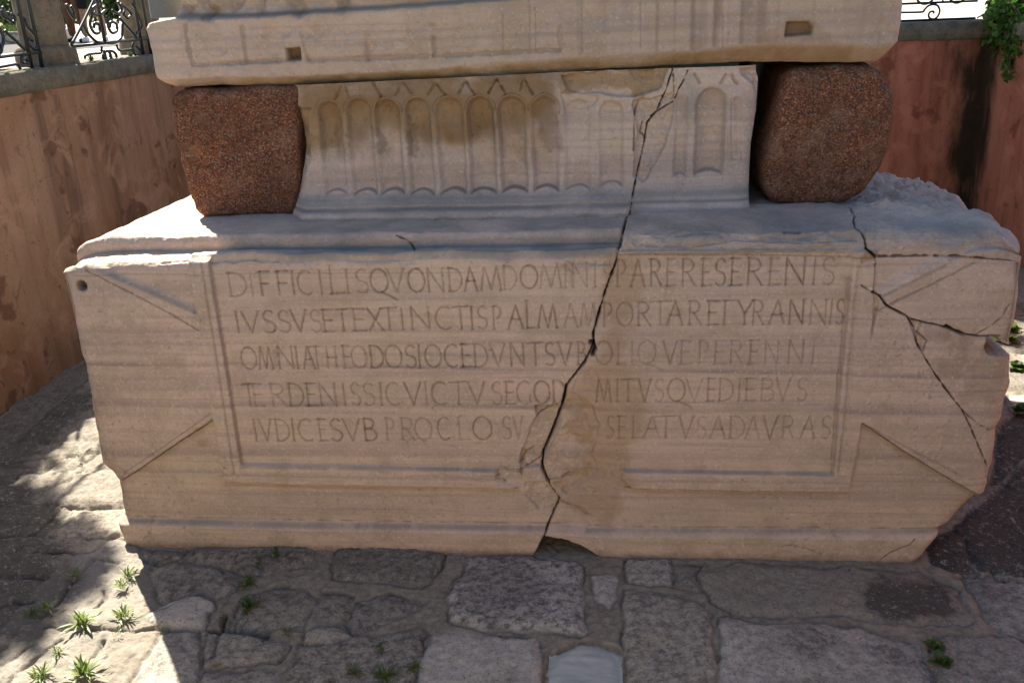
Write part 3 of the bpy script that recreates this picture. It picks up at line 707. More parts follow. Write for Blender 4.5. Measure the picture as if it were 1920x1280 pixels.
# solid body behind the carved skin, cut to the same outline
zz = np.linspace(-0.04, 1.34, 40)
ol = np.concatenate([np.stack([edge(XL_T, zz) + 0.02, zz], 1), np.stack([edge(XR_T, zz) - 0.02, zz], 1)[::-1]])
ol[:, 0] = np.clip(ol[:, 0], -1.93, 1.93)
nn = len(ol)
V = [(x, 0.36 - 1.95, z) for x, z in ol] + [(x, 3.9 - 1.95, z) for x, z in ol]
F = [tuple(range(nn)), tuple(range(2 * nn - 1, nn - 1, -1))] + [(i, i + nn, (i + 1) % nn + nn, (i + 1) % nn) for i in range(nn)]
link('rear_body', raw_mesh('rear_body', V, F, False), MAR, BASE)

# ----------------------------------------------------------------- waist of the pedestal with the little arcade
RA = Raster(-1.15, 1.08, 1.38, 2.1, 0.003)
def ap(pts): return fy(pts, PLANE)
bays = [(600, 644, 190, 366), (654, 701, 184, 366), (706, 754, 186, 366), (764, 811, 182, 366), (820, 872, 182, 364), (878, 929, 181, 364), (936, 988, 180, 362), (998, 1048, 180, 360), (1058, 1108, 186, 357), (1122, 1170, 188, 352)]
def niche(x0, x1, yt, yb, depth, dirt, scal=True):
    a = ap([((x0 + x1) / 2 - (x1 - x0) / 2, 270)])[0][0]; b = ap([(x1, 270)])[0][0]
    zt = ap([((x0 + x1) / 2, yt)])[0][1]; zb = ap([((x0 + x1) / 2, yb)])[0][1]
    cx, r = (a + b) / 2, (b - a) / 2
    w = RA.win(np.array([[a - .03, zb - .02], [b + .03, zt + .03]]), 0)
    X, Y = RA.U[w], RA.V[w]
    X = X + 0.006 * fbm(X, Y, 11, 3, 55); Y = Y + 0.005 * fbm(X, Y, 14, 3, 56)
    cz = zt - r
    d = np.where(Y > cz, np.hypot(X - cx, Y - cz), np.abs(X - cx))
    bot = zb + (0.022 * (1 - np.clip(np.abs(X - cx) / r, 0, 1) ** 2) if scal else 0)
    inn = sm(r + 0.006, r - 0.016, d) * sm(bot - 0.002, bot + 0.008, Y)
    flute = np.clip(1 - (d / r) ** 2, 0, 1)
    RA.H[w] -= inn * depth * (0.5 + 0.5 * flute) * np.clip(1.0 + 1.1 * fbm(X, Y, 5, 3, 57), 0.3, 1.5)
    RA.dirt[w] = np.maximum(RA.dirt[w], dirt * 0.55 * np.exp(-((d - r) / 0.0045) ** 2) * (Y > cz - 0.02) * (0.7 + fbm(X, Y, 40, 3, int(x0))))
    RA.dirt[w] = np.maximum(RA.dirt[w], dirt * 0.7 * np.exp(-((Y - bot - .003) / 0.004) ** 2) * (np.abs(X - cx) < r * 0.95))
    if dirt > 0.4:
        rr = np.abs(d - r - 0.011)
        RA.H[w] -= 0.004 * sm(0.005, 0, rr) * (Y > cz)
        RA.dirt[w] = np.maximum(RA.dirt[w], dirt * 0.8 * sm(0.006, 0.001, rr) * (Y > cz) * np.clip(0.8 + 1.2 * fbm(X, Y, 35, 3, int(x0)), 0, 1))
for i, (x0, x1, yt, yb) in enumerate(bays):
    niche(x0, x1, yt, yb, 0.042 if i < 8 else 0.026, (0.55, 0.75, 0.8, 0.7, 0.8, 0.9, 0.95, 0.85, 0.3, 0.25)[i])
niche(1302, 1360, 165, 330, 0.042, 0.3)
niche(1262, 1290, 178, 335, 0.022, 0.15)
niche(1366, 1388, 180, 300, 0.008, 0.05, False)
for (xa, ya, xb, yb_, am) in ((640, 160, 628, 186, .3), (646, 158, 655, 184, .3), (699, 155, 715, 180, .6), (715, 180, 706, 200, .7), (754, 156, 741, 178, .5), (757, 156, 772, 176, .5), (815, 156, 802, 177, .6), (818, 158, 834, 177, .8), (872, 154, 860, 176, .8),
                              (874, 154, 890, 178, .9), (930, 150, 916, 174, .9), (932, 150, 948, 176, .9), (980, 150, 975, 172, .9), (984, 150, 1000, 178, .9), (1303, 140, 1312, 155, .3), (1360, 140, 1353, 156, .3), (1372, 140, 1382, 158, .3)):
    RA.groove(ap([(xa, ya), (xb, yb_)]), 0.0065, 0.012, am * 0.75, 1.0)
for xg in (1240 / 2.667 + 900, 1372, 1380, 1390):
    RA.groove(ap([(xg, 185), (xg + 1, 300)]), 0.006, 0.005, 0.05)
RA.groove(ap([(560, 205), (582, 204)]), 0.006, 0.006, 0.6, 1.0)
# cracks running up through the waist
wm = ap([p for p in MAIN if p[1] <= 462])
def acrack(P, wd, dp, sd, dirt=1.0): RA.crack(ap(P), wd, dp, sd, dirt)
acrack([p for p in MAIN if p[1] <= 470], 0.0038, 0.035, 31)
acrack([(1290, 132), (1284, 148), (1272, 168), (1264, 190), (1240, 205), (1222, 220)], 0.0035, 0.03, 32, 0.9)
acrack([(1262, 130), (1264, 170), (1262, 192)], 0.002, 0.015, 33, 0.6)
acrack([(1197, 190), (1190, 210), (1188, 285)], 0.003, 0.015, 34, 0.6)
acrack([(1205, 230), (1200, 250), (1212, 262)], 0.003, 0.015, 35, 0.6)
def aspall(P, d, seed, soft=0.01):
    w, X, Y, D = RA.sdf(ap(P), 0.05); k = sm(soft, -soft, D + 0.014 * fbm(X, Y, 20, 3, seed))
    RA.H[w] -= k * d * (1 + 1.2 * fbm(X, Y, 14, 4, seed + 1))
aspall([(1188, 190), (1260, 175), (1262, 230), (1235, 300), (1205, 340), (1188, 330), (1195, 250)], 0.026, 51, 0.005)
aspall([(1052, 175), (1075, 172), (1120, 182), (1110, 200), (1060, 215)], 0.014, 53, 0.006)
aspall([(1390, 130), (1424, 130), (1420, 170), (1405, 150)], 0.03, 54, 0.01)
aspall([(550, 200), (575, 210), (582, 300), (566, 330), (556, 280)], 0.014, 55, 0.008)
aspall([(1050, 140), (1250, 128), (1240, 165), (1190, 180), (1060, 172)], 0.026, 52, 0.005)
for q in range(90):
    px, py = rng.uniform(560, 1050), rng.uniform(150, 270)
    if rng.random() < 0.4: py = rng.uniform(150, 215)
    c = ap([(px, py)])[0]; r = rng.uniform(0.002, 0.006)
    w, X, Y, D = RA.pdist(np.array([c, c + (r * .4, r * rng.uniform(0, 2.5))]), r * 2)
    RA.dirt[w] = np.maximum(RA.dirt[w], rng.uniform(0.3, 0.9) * sm(r, 0, D)); RA.H[w] -= 0.003 * sm(r, 0, D)
RA.blob(RA.ochre, ap([(548, 150), (1050, 130), (1052, 240), (980, 270), (900, 250), (800, 270), (700, 262), (640, 280), (560, 300)]), 0.95, 0.085, 0.14, 60, 7)
RA.blob(RA.dirt, ap([(548, 145), (1050, 128), (1050, 200), (900, 196), (760, 204), (640, 200), (556, 215)]), 0.30, 0.04, 0.08, 70, 12)
RA.blob(RA.ochre, ap([(1048, 135), (1260, 120), (1245, 168), (1180, 178), (1060, 174)]), 0.75, 0.012, 0.06, 61, 14)
RA.blob(RA.dirt, ap([(998, 160), (1048, 150), (1046, 275), (1030, 285), (1010, 250)]), 0.42, 0.02, 0.06, 62, 16)
for P_ in ([(936, 225), (988, 225), (985, 262), (940, 255)], [(822, 230), (870, 230), (868, 262), (826, 262)], [(655, 228), (700, 232), (700, 275), (662, 276)], [(878, 228), (928, 228), (928, 256), (880, 256)], [(770, 240), (808, 240), (806, 275), (775, 280)]):
    RA.blob(RA.dirt, ap(P_), 0.36, 0.045, 0.04, 63, 14)
RA.blob(RA.dirt, ap([(700, 240), (715, 240), (718, 300), (704, 290)]), 0.5, 0.01, 0.04, 64, 30)
RA.blob(RA.dirt, ap([(760, 240), (776, 240), (776, 296), (764, 290)]), 0.5, 0.01, 0.04, 65, 30)
RA.blob(RA.dirt, ap([(560, 225), (572, 230), (582, 300), (570, 300)]), 0.5, 0.012, 0.06, 66, 30)
RA.blob(RA.aux, ap([(1268, 140), (1300, 140), (1330, 180), (1300, 240), (1280, 330), (1262, 300), (1276, 230)]), 0.35, 0.04, 0.1, 67, 9)
RA.blob(RA.dirt, ap([(548, 135), (1060, 120), (1062, 148), (1000, 152), (830, 152), (640, 160), (550, 166)]), 0.55, 0.012, 0.06, 68, 20)
for (za, th, am) in ((1.84, .012, .35), (1.80, .008, .25), (1.652, .035, .35), (1.62, .012, .3)):
    zc = za + 0.01 * vn(RA.U * 2, RA.U * 0 + za)
    RA.vein = np.maximum(RA.vein, am * np.exp(-((RA.V - zc) / th) ** 2) * np.clip(0.8 + fbm(RA.U, RA.V, 4, 3, 5), 0, 1.2))
RA.H += 0.009 * fbm(RA.U, RA.V, 5, 4, 80) + 0.0035 * fbm(RA.U, RA.V, 26, 4, 81, 0.6)
RA.dirt = np.maximum(RA.dirt, 0.5 * np.clip(fbm(RA.U, RA.V * 0.6, 34, 4, 84, 0.7) * 2.6 - 0.55, 0, 1) * sm(1.62, 1.85, RA.V) * sm(0.1, -0.1, RA.U))
# foot mouldings: roll, fillet and cavetto on the left, a plain sweep on the right
zb = RA.V
lf = np.interp(zb, [1.38, 1.452, 1.470, 1.484, 1.490, 1.493, 1.497, 1.506, 1.511, 1.530, 1.555, 1.58], [0.145, 0.145, 0.146, 0.132, 0.108, 0.074, 0.076, 0.078, 0.056, 0.026, 0.006, 0.0])
rf = np.interp(zb, [1.38, 1.44, 1.47, 1.51, 1.56, 1.61], [0.14, 0.10, 0.055, 0.025, 0.008, 0.0])
xmw = np.interp(zb, wm[:, 1][::-1], wm[:, 0][::-1])
rtw = sm(-0.02, 0.02, RA.U - xmw)
fade = sm(-1.07, -0.99, RA.U)
RA.aux = np.maximum(RA.aux, (0.75 * np.exp(-((zb - 1.492) / .006) ** 2) + 0.5 * sm(1.44, 1.456, zb) * sm(1.470, 1.456, zb) + 0.55 * np.exp(-((zb - 1.528) / .02) ** 2)) * np.clip(0.8 + 1.2 * fbm(RA.U, RA.V, 6, 4, 83), 0, 1))  # dimming of the moulding shelves painted in together with grime
RA.H += (lf * (0.4 + 0.6 * fade)) * (1 - rtw) * (1 + 0.22 * fbm(RA.U, RA.V, 9, 4, 82)) + rf * rtw
nx, nz = 700, 330
uu = np.concatenate([[0, 0], np.linspace(0, 1, nx), [1, 1]]); zz = np.linspace(1.39, 2.055, nz)
eL_ = ap([(548, 150), (552, 200), (564, 240), (568, 275), (563, 330), (556, 370), (552, 400), (550, 430)])
eR_ = ap([(1420, 128), (1424, 150), (1420, 210), (1410, 270), (1406, 340), (1404, 380), (1410, 430)])
xl2 = np.interp(zz, eL_[::-1, 1], eL_[::-1, 0]); xr2 = np.interp(zz, eR_[::-1, 1], eR_[::-1, 0])
X = xl2[None] + (xr2 - xl2)[None] * uu[:, None]; ZZ = np.broadcast_to(zz[None], X.shape)
Hh = RA.samp(RA.H, X, ZZ)
tk = np.zeros(len(uu)); tk[:2] = (0.5, 0.1); tk[-2:] = (0.1, 0.5)
rd = 0.035 * np.exp(-(X - xl2[None]) / 0.02) + 0.04 * np.exp(-(xr2[None] - X) / 0.025)
topsag = np.interp(X, *ap([(545, 162), (800, 150), (1000, 140), (1250, 127), (1430, 122)]).T)
Zw = np.minimum(ZZ, topsag + 0.004)
P = np.stack([X, PLANE - Hh + rd + tk[:, None], Zw], -1)
att = np.stack([RA.samp(RA.dirt, X, ZZ), RA.samp(RA.ochre, X, ZZ), RA.samp(RA.vein, X, ZZ), RA.samp(RA.aux, X, ZZ)], -1)
Xc = (X[:-1, :-1] + X[1:, 1:]) / 2; Zc = (ZZ[:-1, :-1] + ZZ[1:, 1:]) / 2
rr = Xc > np.interp(Zc, wm[:, 1][::-1], wm[:, 0][::-1])
for kp, lb in ((~rr, 'arcade of round headed niches, brown stained towards the top'), (rr, 'paler right end of the carved arcade beyond the crack')):
    o = link('arcade_panel', grid_mesh('arcade_panel', P - loc, kp, att), MAR, BASE); o['label'] = lb
mb = MB(); mb.box(-0.98, 0.94, 0.62 - 1.95, 1.2 - 1.95, 1.36, 2.06); mb.box(-1.5, 1.45, 1.2 - 1.95, 2.75 - 1.95, 1.36, 2.06); mb.box(-0.98, 0.94, 2.75 - 1.95, 3.4 - 1.95, 1.36, 2.06); mb.build('rear_waist', MAR, BASE)

# ----------------------------------------------------------------- granite corner cubes
def granite(left, right, yf, depth, z0, z1, seed, label, ex=5.0):
    n = 84
    V = []; F = []; ids = {}
    L = np.array(left); Rr = np.array(right)
    Lp = fy(L, yf + 0.06); Rp = fy(Rr, yf + 0.06)
    lo, ro = np.argsort(Lp[:, 1]), np.argsort(Rp[:, 1])
    t = np.linspace(-1, 1, n)
    cx0 = (Lp[:, 0].mean() + Rp[:, 0].mean()) / 2
    base = np.array([cx0, yf + depth / 2, z0])
    def vert(a, b, c):
        key = (round(a, 5), round(b, 5), round(c, 5))
        if key in ids: return ids[key]
        v = np.array([a, b, c]); m = np.sum(np.abs(v) ** ex) ** (1 / ex)
        v = v / m
        z = z0 + (v[2] * 0.5 + 0.5) * (z1 - z0)
        xl = np.interp(z, Lp[lo, 1], Lp[lo, 0]); xr = np.interp(z, Rp[ro, 1], Rp[ro, 0])
        x = (xl + xr) / 2 + v[0] * (xr - xl) / 2
        y = yf + depth / 2 + v[1] * depth / 2
        ids[key] = len(V); V.append((x, y, z)); return ids[key]
    for ax in range(3):
        for sg in (-1, 1):
            for i in range(n - 1):
                for j in range(n - 1):
                    q = []
                    for (p, r) in ((t[i], t[j]), (t[i + 1], t[j]), (t[i + 1], t[j + 1]), (t[i], t[j + 1])):
                        c = [0, 0, 0]; c[ax] = sg; c[(ax + 1) % 3] = p; c[(ax + 2) % 3] = r
                        q.append(vert(*c))
                    F.append(tuple(q) if sg > 0 else tuple(q[::-1]))
    V = np.array(V)
    c = V.mean(0); nrm = V - c; nrm /= np.linalg.norm(nrm, axis=1)[:, None]
    a_, b_ = V[:, 0] + V[:, 1] * 0.6, V[:, 2] + V[:, 1] * 0.4
    h = 0.024 * fbm(a_, b_, 3.5, 3, seed) + 0.010 * fbm(a_, b_, 18, 4, seed + 1, 0.6) - 0.02 * np.clip(fbm(a_, b_, 6, 3, seed + 2) * 3 - 0.8, 0, 1)
    V = V + nrm * h[:, None]
    o = link('granite_cube', raw_mesh('granite_cube', V - base, np.array(F), True), GRA)
    o.location = base
    return tag(o, label, 'stone block', 'red granite cubes under the upper block')
granite([(328, 150), (329, 180), (331, 215), (338, 250), (345, 290), (352, 330), (362, 370), (375, 396), (384, 412)], [(572, 150), (570, 200), (572, 260), (568, 320), (562, 370), (556, 390), (552, 412)], 0.50, 0.62, 1.447, 2.038, 5,
        'worn red granite cube at the left, sunlit along its outer edge above the ledge', 18)
granite([(1480, 118), (1466, 140), (1458, 180), (1450, 230), (1436, 265), (1426, 310), (1426, 345), (1436, 378), (1450, 392)], [(1640, 118), (1660, 140), (1670, 180), (1672, 230), (1664, 280), (1650, 315), (1625, 350), (1596, 380), (1570, 392)], 0.50, 0.62, 1.445, 2.050, 9,
        'rounder speckled red granite cube at the right with a black gap beside the arcade', 9.0)

# ----------------------------------------------------------------- sculpted upper block
RU = Raster(-1.75, 1.72, 1.98, 2.62, 0.004)
def up(pts): return fy(pts, PLANE)
plin = up([(270, 34), (320, 32), (440, 31), (500, 29), (590, 23), (720, 15), (850, 5), (930, -1), (1200, -22), (1700, -60)])
zt = np.interp(RU.U, plin[:, 0], plin[:, 1])
RU.H -= 0.045 * sm(-0.012, 0.012, RU.V - zt + 0.008 * fbm(RU.U, RU.V, 14, 3, 3))
RU.dirt = np.maximum(RU.dirt, 0.35 * np.exp(-((RU.V - zt - 0.008) / 0.010) ** 2))
botl = up([(270, 166), (300, 165), (545, 160), (800, 150), (900, 146), (1050, 138), (1250, 125), (1400, 117), (1650, 118), (1720, 119)])
zbt = np.interp(RU.U, botl[:, 0], botl[:, 1])
bev = up([(270, 132), (300, 146), (545, 142), (800, 128), (900, 120), (1050, 106), (1250, 98), (1400, 80), (1500, 78), (1650, 82), (1720, 84)])
zbv = np.interp(RU.U, bev[:, 0], bev[:, 1]) + 0.008 * fbm(RU.U, RU.V, 7, 4, 12)
tt = np.clip((zbv - RU.V) / np.maximum(zbv - zbt, 0.02), 0, 1.3)
RU.H -= 0.045 * tt ** 1.3
RU.ochre = np.maximum(RU.ochre, 0.95 * sm(-0.2, 0.4, tt) * np.clip(sm(-1.7, -0.9, RU.U) * 0.6 + 0.4 + 0.5 * sm(.2, 1.0, RU.U), 0, 1) * np.clip(0.9 + 0.8 * fbm(RU.U, RU.V, 8, 3, 4), 0, 1))
for P_, d_ in (([(347, 48), (352, 85), (361, 123)], .6), ([(453, 52), (456, 85), (461, 116)], .4), ([(563, 60), (570, 85), (577, 110)], .3), ([(684, 60), (688, 85), (690, 112)], .12),
               ([(812, 70), (814, 105)], .3), ([(1050, 50), (1051, 95)], .2), ([(361, 123), (460, 117), (560, 112)], .35), ([(578, 114), (690, 110), (800, 106)], .15), ([(812, 106), (925, 100), (1050, 94)], .3)):
    RU.groove(up(P_), 0.011, 0.012, d_ * 0.45, 0.8)
for (a, b) in ((355, 453), (463, 560), (578, 684), (694, 810), (818, 925), (935, 1048)):
    cxp = (a + b) / 2
    for P_ in ([(a + 6, 116 - (a - 355) * .028), (b - 6, 55 - (a - 355) * .04)], [(a + 6, 56 - (a - 355) * .04), (b - 6, 114 - (a - 355) * .03)]):
        RU.groove(up(P_), 0.010, 0.003, 0.0, 1.2)
    c0 = up([(cxp, 84 - (a - 355) * .03)])[0]
    RU.groove(np.array([c0 + 0.05 * np.array([math.cos(t), math.sin(t)]) for t in np.linspace(0, 6.3, 24)]), 0.008, 0.003, 0.06, 1.0)
for (P_, dp) in (([(535, 92), (561, 90), (563, 112), (538, 113)], 0.07), ([(1476, 42), (1516, 42), (1524, 52), (1522, 64), (1472, 68)], 0.05)):
    w, X, Y, D = RU.sdf(up(P_), 0.03); k = sm(0.004, -0.004, D); RU.H[w] -= dp * k; RU.ochre[w] = np.maximum(RU.ochre[w], 0.9 * k)
    RU.dirt[w] = np.maximum(RU.dirt[w], 0.35 * k)
RU.blob(RU.ochre, up([(1470, 40), (1540, 42), (1545, 66), (1600, 90), (1470, 100), (1380, 96)]), 0.5, 0.02, 0.06, 14, 14)
RU.blob(RU.dirt, up([(796, 38), (818, 40), (816, 54), (800, 52)]), 0.4, 0.008, 0.03, 15, 30)
st = np.clip(vn(RU.U * 55, RU.V * 1.5, 3) * 2.4 - 0.15 + vn(RU.U * 17, RU.V * 0.7, 5), 0, 1)
stm = sm(0.0, 0.25, RU.U) * (0.35 + 0.65 * sm(0.45, 0.7, RU.U) * sm(1.2, 0.9, RU.U)) * (tt < 0.05)
RU.dirt = np.maximum(RU.dirt, 0.6 * st * stm)
for xs, ya, yb_ in ((992, -10, 100), (1003, 10, 98), (1090, -10, 100), (942, 20, 95), (1200, -10, 90), (1354, -10, 92)):
    RU.groove(up([(xs, ya), (xs + 1, (ya + yb_) / 2), (xs + 1, yb_)]), 0.003, 0.001, 0.45, 1.2)
for P_ in ([(330, 20), (345, 26), (370, 25), (390, 26), (425, 24), (436, 4), (438, -20)], [(372, -20), (370, 5), (385, 24)], [(484, 28), (482, 4), (490, -20)], [(540, 0), (558, 22)], [(320, 5), (340, 20)], [(640, 18), (640, -15)]):
    RU.groove(up(P_), 0.03, 0.03, 0.12, 0.8)
for P_ in ([(375, -18), (378, 22), (400, 24), (420, 20), (420, -18)],):
    RU.blob(RU.ochre, up(P_), 0.5, 0.02, 0.04, 16, 20)
RU.H += 0.016 * fbm(RU.U, RU.V, 3.5, 4, 90) + 0.006 * fbm(RU.U, RU.V, 22, 4, 91, 0.6) + 0.04 * fbm(RU.U, RU.V, 6, 3, 92) * sm(zt + .01, zt + .04, RU.V)
RU.H -= 0.012 * np.clip(fbm(RU.U, RU.V, 9, 4, 93) * 3 - 0.6, 0, 1)
RU.aux = np.maximum(RU.aux, 0.75 * np.exp(-((RU.V - zt - 0.002) / 0.012) ** 2) + 0.45 * np.clip(fbm(RU.U, RU.V, 3, 4, 94) * 2.0 + 0.1, 0, 1) * sm(0.2, 0.9, RU.U) * (tt < 0.1))  # skylight blue painted along the plinth ledge; grey patina at the right
for za, th, am in ((2.21, .012, .3), (2.25, .01, .25), (2.15, .014, .28)):
    RU.vein = np.maximum(RU.vein, am * np.exp(-((RU.V - za - 0.02 * vn(RU.U * 1.5, RU.U * 0 + za) - RU.U * .005) / th) ** 2))
TOPB = tag(empty('sculpted_block', (-0.02, 2.0, 2.04)), 'long worn marble block with coffered band and sculpted figures, resting on the red granite cubes', 'pedestal')
locu = np.array([-0.02, 2.0, 2.04])
u2 = np.concatenate([[0, 0], np.linspace(0, 1, 900), [1, 1]])
z2 = np.concatenate([np.linspace(0, 1, 150), 1 + np.linspace(0.02, 1, 30)])
lf_ = up([(330, 168), (316, 164), (302, 158), (289, 148), (285, 125), (281, 100), (275, 75), (269, 55), (274, 44), (318, 33), (320, 20), (318, -60)])
rt_ = up([(1655, 118), (1672, 100), (1690, 78), (1697, 40), (1699, 10), (1698, -60)])
Zrow = np.where(z2 <= 1, 2.02 + z2 * 0.53, 2.55 + (z2 - 1) * 1.75)
xl3 = np.interp(Zrow, lf_[:, 1], lf_[:, 0]); xr3 = np.interp(Zrow, rt_[:, 1], rt_[:, 0])
X = xl3[None] + (xr3 - xl3)[None] * u2[:, None]; ZZ = np.broadcast_to(Zrow[None], X.shape).copy()
Hh = RU.samp(RU.H, X, np.minimum(ZZ, 2.6))
rd = 0.03 * np.exp(-(X - xl3[None]) / 0.018) + 0.05 * np.exp(-(xr3[None] - X) / 0.03)
tk = np.zeros(len(u2)); tk[:2] = (0.7, 0.12); tk[-2:] = (0.12, 0.7)
bz = np.interp(X, botl[:, 0], botl[:, 1]) + 0.007 * fbm(X, X * 0, 7, 4, 95)
ZZ = np.maximum(ZZ, bz)
Yy = PLANE - Hh + rd + tk[:, None]
P = np.stack([X, Yy, ZZ], -1)
# close the underside
und = P[:, :1].copy(); und[..., 1] = 1.4
P = np.concatenate([und, P], 1)
att = np.stack([RU.samp(RU.dirt, X, np.minimum(ZZ, 2.6)), RU.samp(RU.ochre, X, np.minimum(ZZ, 2.6)), RU.samp(RU.vein, X, np.minimum(ZZ, 2.6)), RU.samp(RU.aux, X, np.minimum(ZZ, 2.6))], -1)
att = np.concatenate([att[:, :1], att], 1)
kp = np.ones((P.shape[0] - 1, P.shape[1] - 1), bool)
Zc = (P[:-1, :-1, 2] + P[1:, 1:, 2]) / 2; Xc = (P[:-1, :-1, 0] + P[1:, 1:, 0]) / 2
relief = Zc > np.interp(Xc, plin[:, 0], plin[:, 1])
o = link('coffered_plinth', grid_mesh('coffered_plinth', P - locu, ~relief, att), MAR, TOPB)
o = link('figure_relief', grid_mesh('figure_relief', P - locu, relief, att), MAR, TOPB)
mb = MB()
mb.box(-1.60 - locu[0], 1.54 - locu[0], 0.60 - 2.0, 3.4 - 2.0, 0.03, 0.27)
mb.box(-1.50 - locu[0], 1.54 - locu[0], 0.62 - 2.0, 3.4 - 2.0, 0.275, 2.25)
mb.build('rear_body', MAR, TOPB, bevel=0.02)
# a figure carved round the corner on the left side, seen edge-on
gx, gz = np.linspace(0, 1, 14), np.linspace(0, 1, 30)
pp = on(306, 15, 1, 0.95)
V = []; F = []
for i in range(30):
    for j in range(16):
        t = 2 * math.pi * j / 16
        rr_ = 0.085 + 0.01 * vn(np.array(i * .5), np.array(j * .7))
        V.append((pp[0] + rr_ * math.cos(t) - locu[0], 1.0 + 0.10 * math.sin(t) - 2.0, 0.30 + i * 0.03))
for i in range(29):
    for j in range(16): F.append((i * 16 + j, i * 16 + (j + 1) % 16, (i + 1) * 16 + (j + 1) % 16, (i + 1) * 16 + j))
link('corner_figure', raw_mesh('corner_figure', V, F), MAR, TOPB)

# ----------------------------------------------------------------- the obelisk shaft above the frame (its shade falls across the near side of the pit)
mb = MB()
def ring4(h, z): return [(-h, -h, z), (h, -h, z), (h, h, z), (-h, h, z)]
V = ring4(.92, 0) + ring4(.70, 16.5) + [(0, 0, 18.2)]
mb.add(V, [(3, 2, 1, 0)] + [(i, (i + 1) % 4, 4 + (i + 1) % 4, 4 + i) for i in range(4)] + [(4 + i, 4 + (i + 1) % 4, 8) for i in range(4)])
o = mb.build('obelisk', GRA, None, False, 0.02); o.location = (0, 2.0, 4.30)
tag(o, 'tapering granite obelisk shaft standing on top of the sculpted block', 'obelisk')
# ----------------------------------------------------------------- pit floor
RP = Raster(-4.0, 4.2, -2.2, 3.6, 0.006)
RP.dirt[:] = 1.0                                              # mortar unless a stone covers it
stones = [
 ([(639, 1017), (764, 1017), (833, 1034), (826, 1063), (792, 1097), (630, 1077), (625, 1053)], .25, .7, .9),
 ([(877, 1037), (985, 1040), (1080, 1045), (1094, 1056), (1091, 1110), (1104, 1176), (1095, 1182), (1000, 1178), (900, 1170), (838, 1160), (840, 1111)], .9, .0, 1.0),
 ([(1100, 1069), (1150, 1072), (1159, 1116), (1144, 1138), (1119, 1119)], 1., .1, .5),
 ([(812, 1172), (900, 1179), (959, 1186), (1003, 1190), (1016, 1219), (1011, 1285), (1005, 1400), (740, 1400), (780, 1285), (788, 1235), (809, 1180)], 1., .25, .35),
 ([(1175, 1101), (1244, 1104), (1316, 1122), (1331, 1147), (1334, 1204), (1347, 1285), (1360, 1420), (1175, 1420), (1172, 1285), (1170, 1147)], .75, .7, .8),
 ([(1180, 1044), (1253, 1047), (1266, 1094), (1212, 1090), (1178, 1085)], .8, .1, .8),
 ([(1256, 1050), (1312, 1054), (1309, 1100), (1269, 1094)], .3, .4, .6),
 ([(1312, 1066), (1362, 1057), (1400, 1052), (1617, 1060), (1720, 1068), (1790, 1101), (1825, 1155), (1806, 1162), (1644, 1159), (1562, 1147), (1400, 1147), (1375, 1144), (1337, 1122)], .42, .75, .35),
 ([(1353, 1152), (1419, 1160), (1535, 1164), (1606, 1168), (1657, 1181), (1725, 1195), (1736, 1220), (1760, 1285), (1790, 1420), (1370, 1420), (1356, 1285), (1350, 1179)], .95, .15, .55),
 ([(1741, 1192), (1779, 1186), (1930, 1192), (2100, 1195), (2150, 1420), (1810, 1420), (1770, 1285), (1745, 1220)], .45, .3, .7),
 ([(1809, 1076), (1860, 1074), (1930, 1080), (2060, 1090), (2080, 1190), (1925, 1184), (1868, 1177), (1822, 1101)], .6, .0, .8),
 ([(1830, 950), (1920, 870), (2100, 860), (2120, 1080), (1920, 1070), (1840, 1062), (1800, 1000), (1795, 985)], .0, .3, .9),
 ([(1730, 1020), (1766, 995), (1790, 984), (1833, 1068), (1787, 1066), (1749, 1052)], .0, .5, .8),
 ([(1875, 800), (1920, 745), (2050, 720), (2050, 850), (1920, 860), (1860, 905)], .0, .3, .9),
 ([(1888, 735), (1920, 732), (1960, 740), (1960, 770), (1905, 765)], 1.0, .0, .2),
 ([(365, 1029), (520, 1018), (592, 1015), (585, 1042), (568, 1056), (527, 1060), (506, 1077), (455, 1073), (413, 1049), (352, 1046)], .5, 1., 1.),
 ([(513, 1098), (554, 1101), (596, 1115), (575, 1153), (565, 1173), (431, 1177), (438, 1153), (462, 1111)], .4, .6, .9),
 ([(603, 1101), (664, 1111), (658, 1132), (637, 1163), (599, 1159), (585, 1132)], .35, .4, 1.),
 ([(678, 1122), (733, 1108), (798, 1122), (792, 1132), (757, 1146), (719, 1166), (664, 1183), (651, 1159)], .35, .4, 1.),
 ([(300, 1132), (372, 1104), (398, 1125), (376, 1170), (300, 1168), (270, 1150)], 1., .25, .2),
 ([(300, 1177), (376, 1175), (372, 1245), (362, 1290), (300, 1400), (180, 1400)], .7, .3, .7),
 ([(389, 1183), (554, 1197), (520, 1235), (385, 1246)], .5, .3, .8),
 ([(382, 1252), (523, 1249), (520, 1290), (500, 1400), (320, 1400), (368, 1290)], .5, .4, .8),
 ([(561, 1200), (700, 1190), (788, 1180), (791, 1200), (778, 1290), (730, 1400), (510, 1400), (523, 1290), (540, 1242)], .4, .45, 1.),
 ([(260, 1020), (345, 1030), (345, 1050), (400, 1056), (450, 1080), (440, 1100), (400, 1118), (375, 1098), (300, 1126), (285, 1090)], .5, .6, .9),
 ([(705, 1190), (790, 1172), (800, 1180), (790, 1192), (700, 1200)], .5, .5, .9),
 ([(570, 1180), (600, 1165), (640, 1170), (660, 1188), (620, 1200), (575, 1196)], .7, .6, .6),
]
rows = []
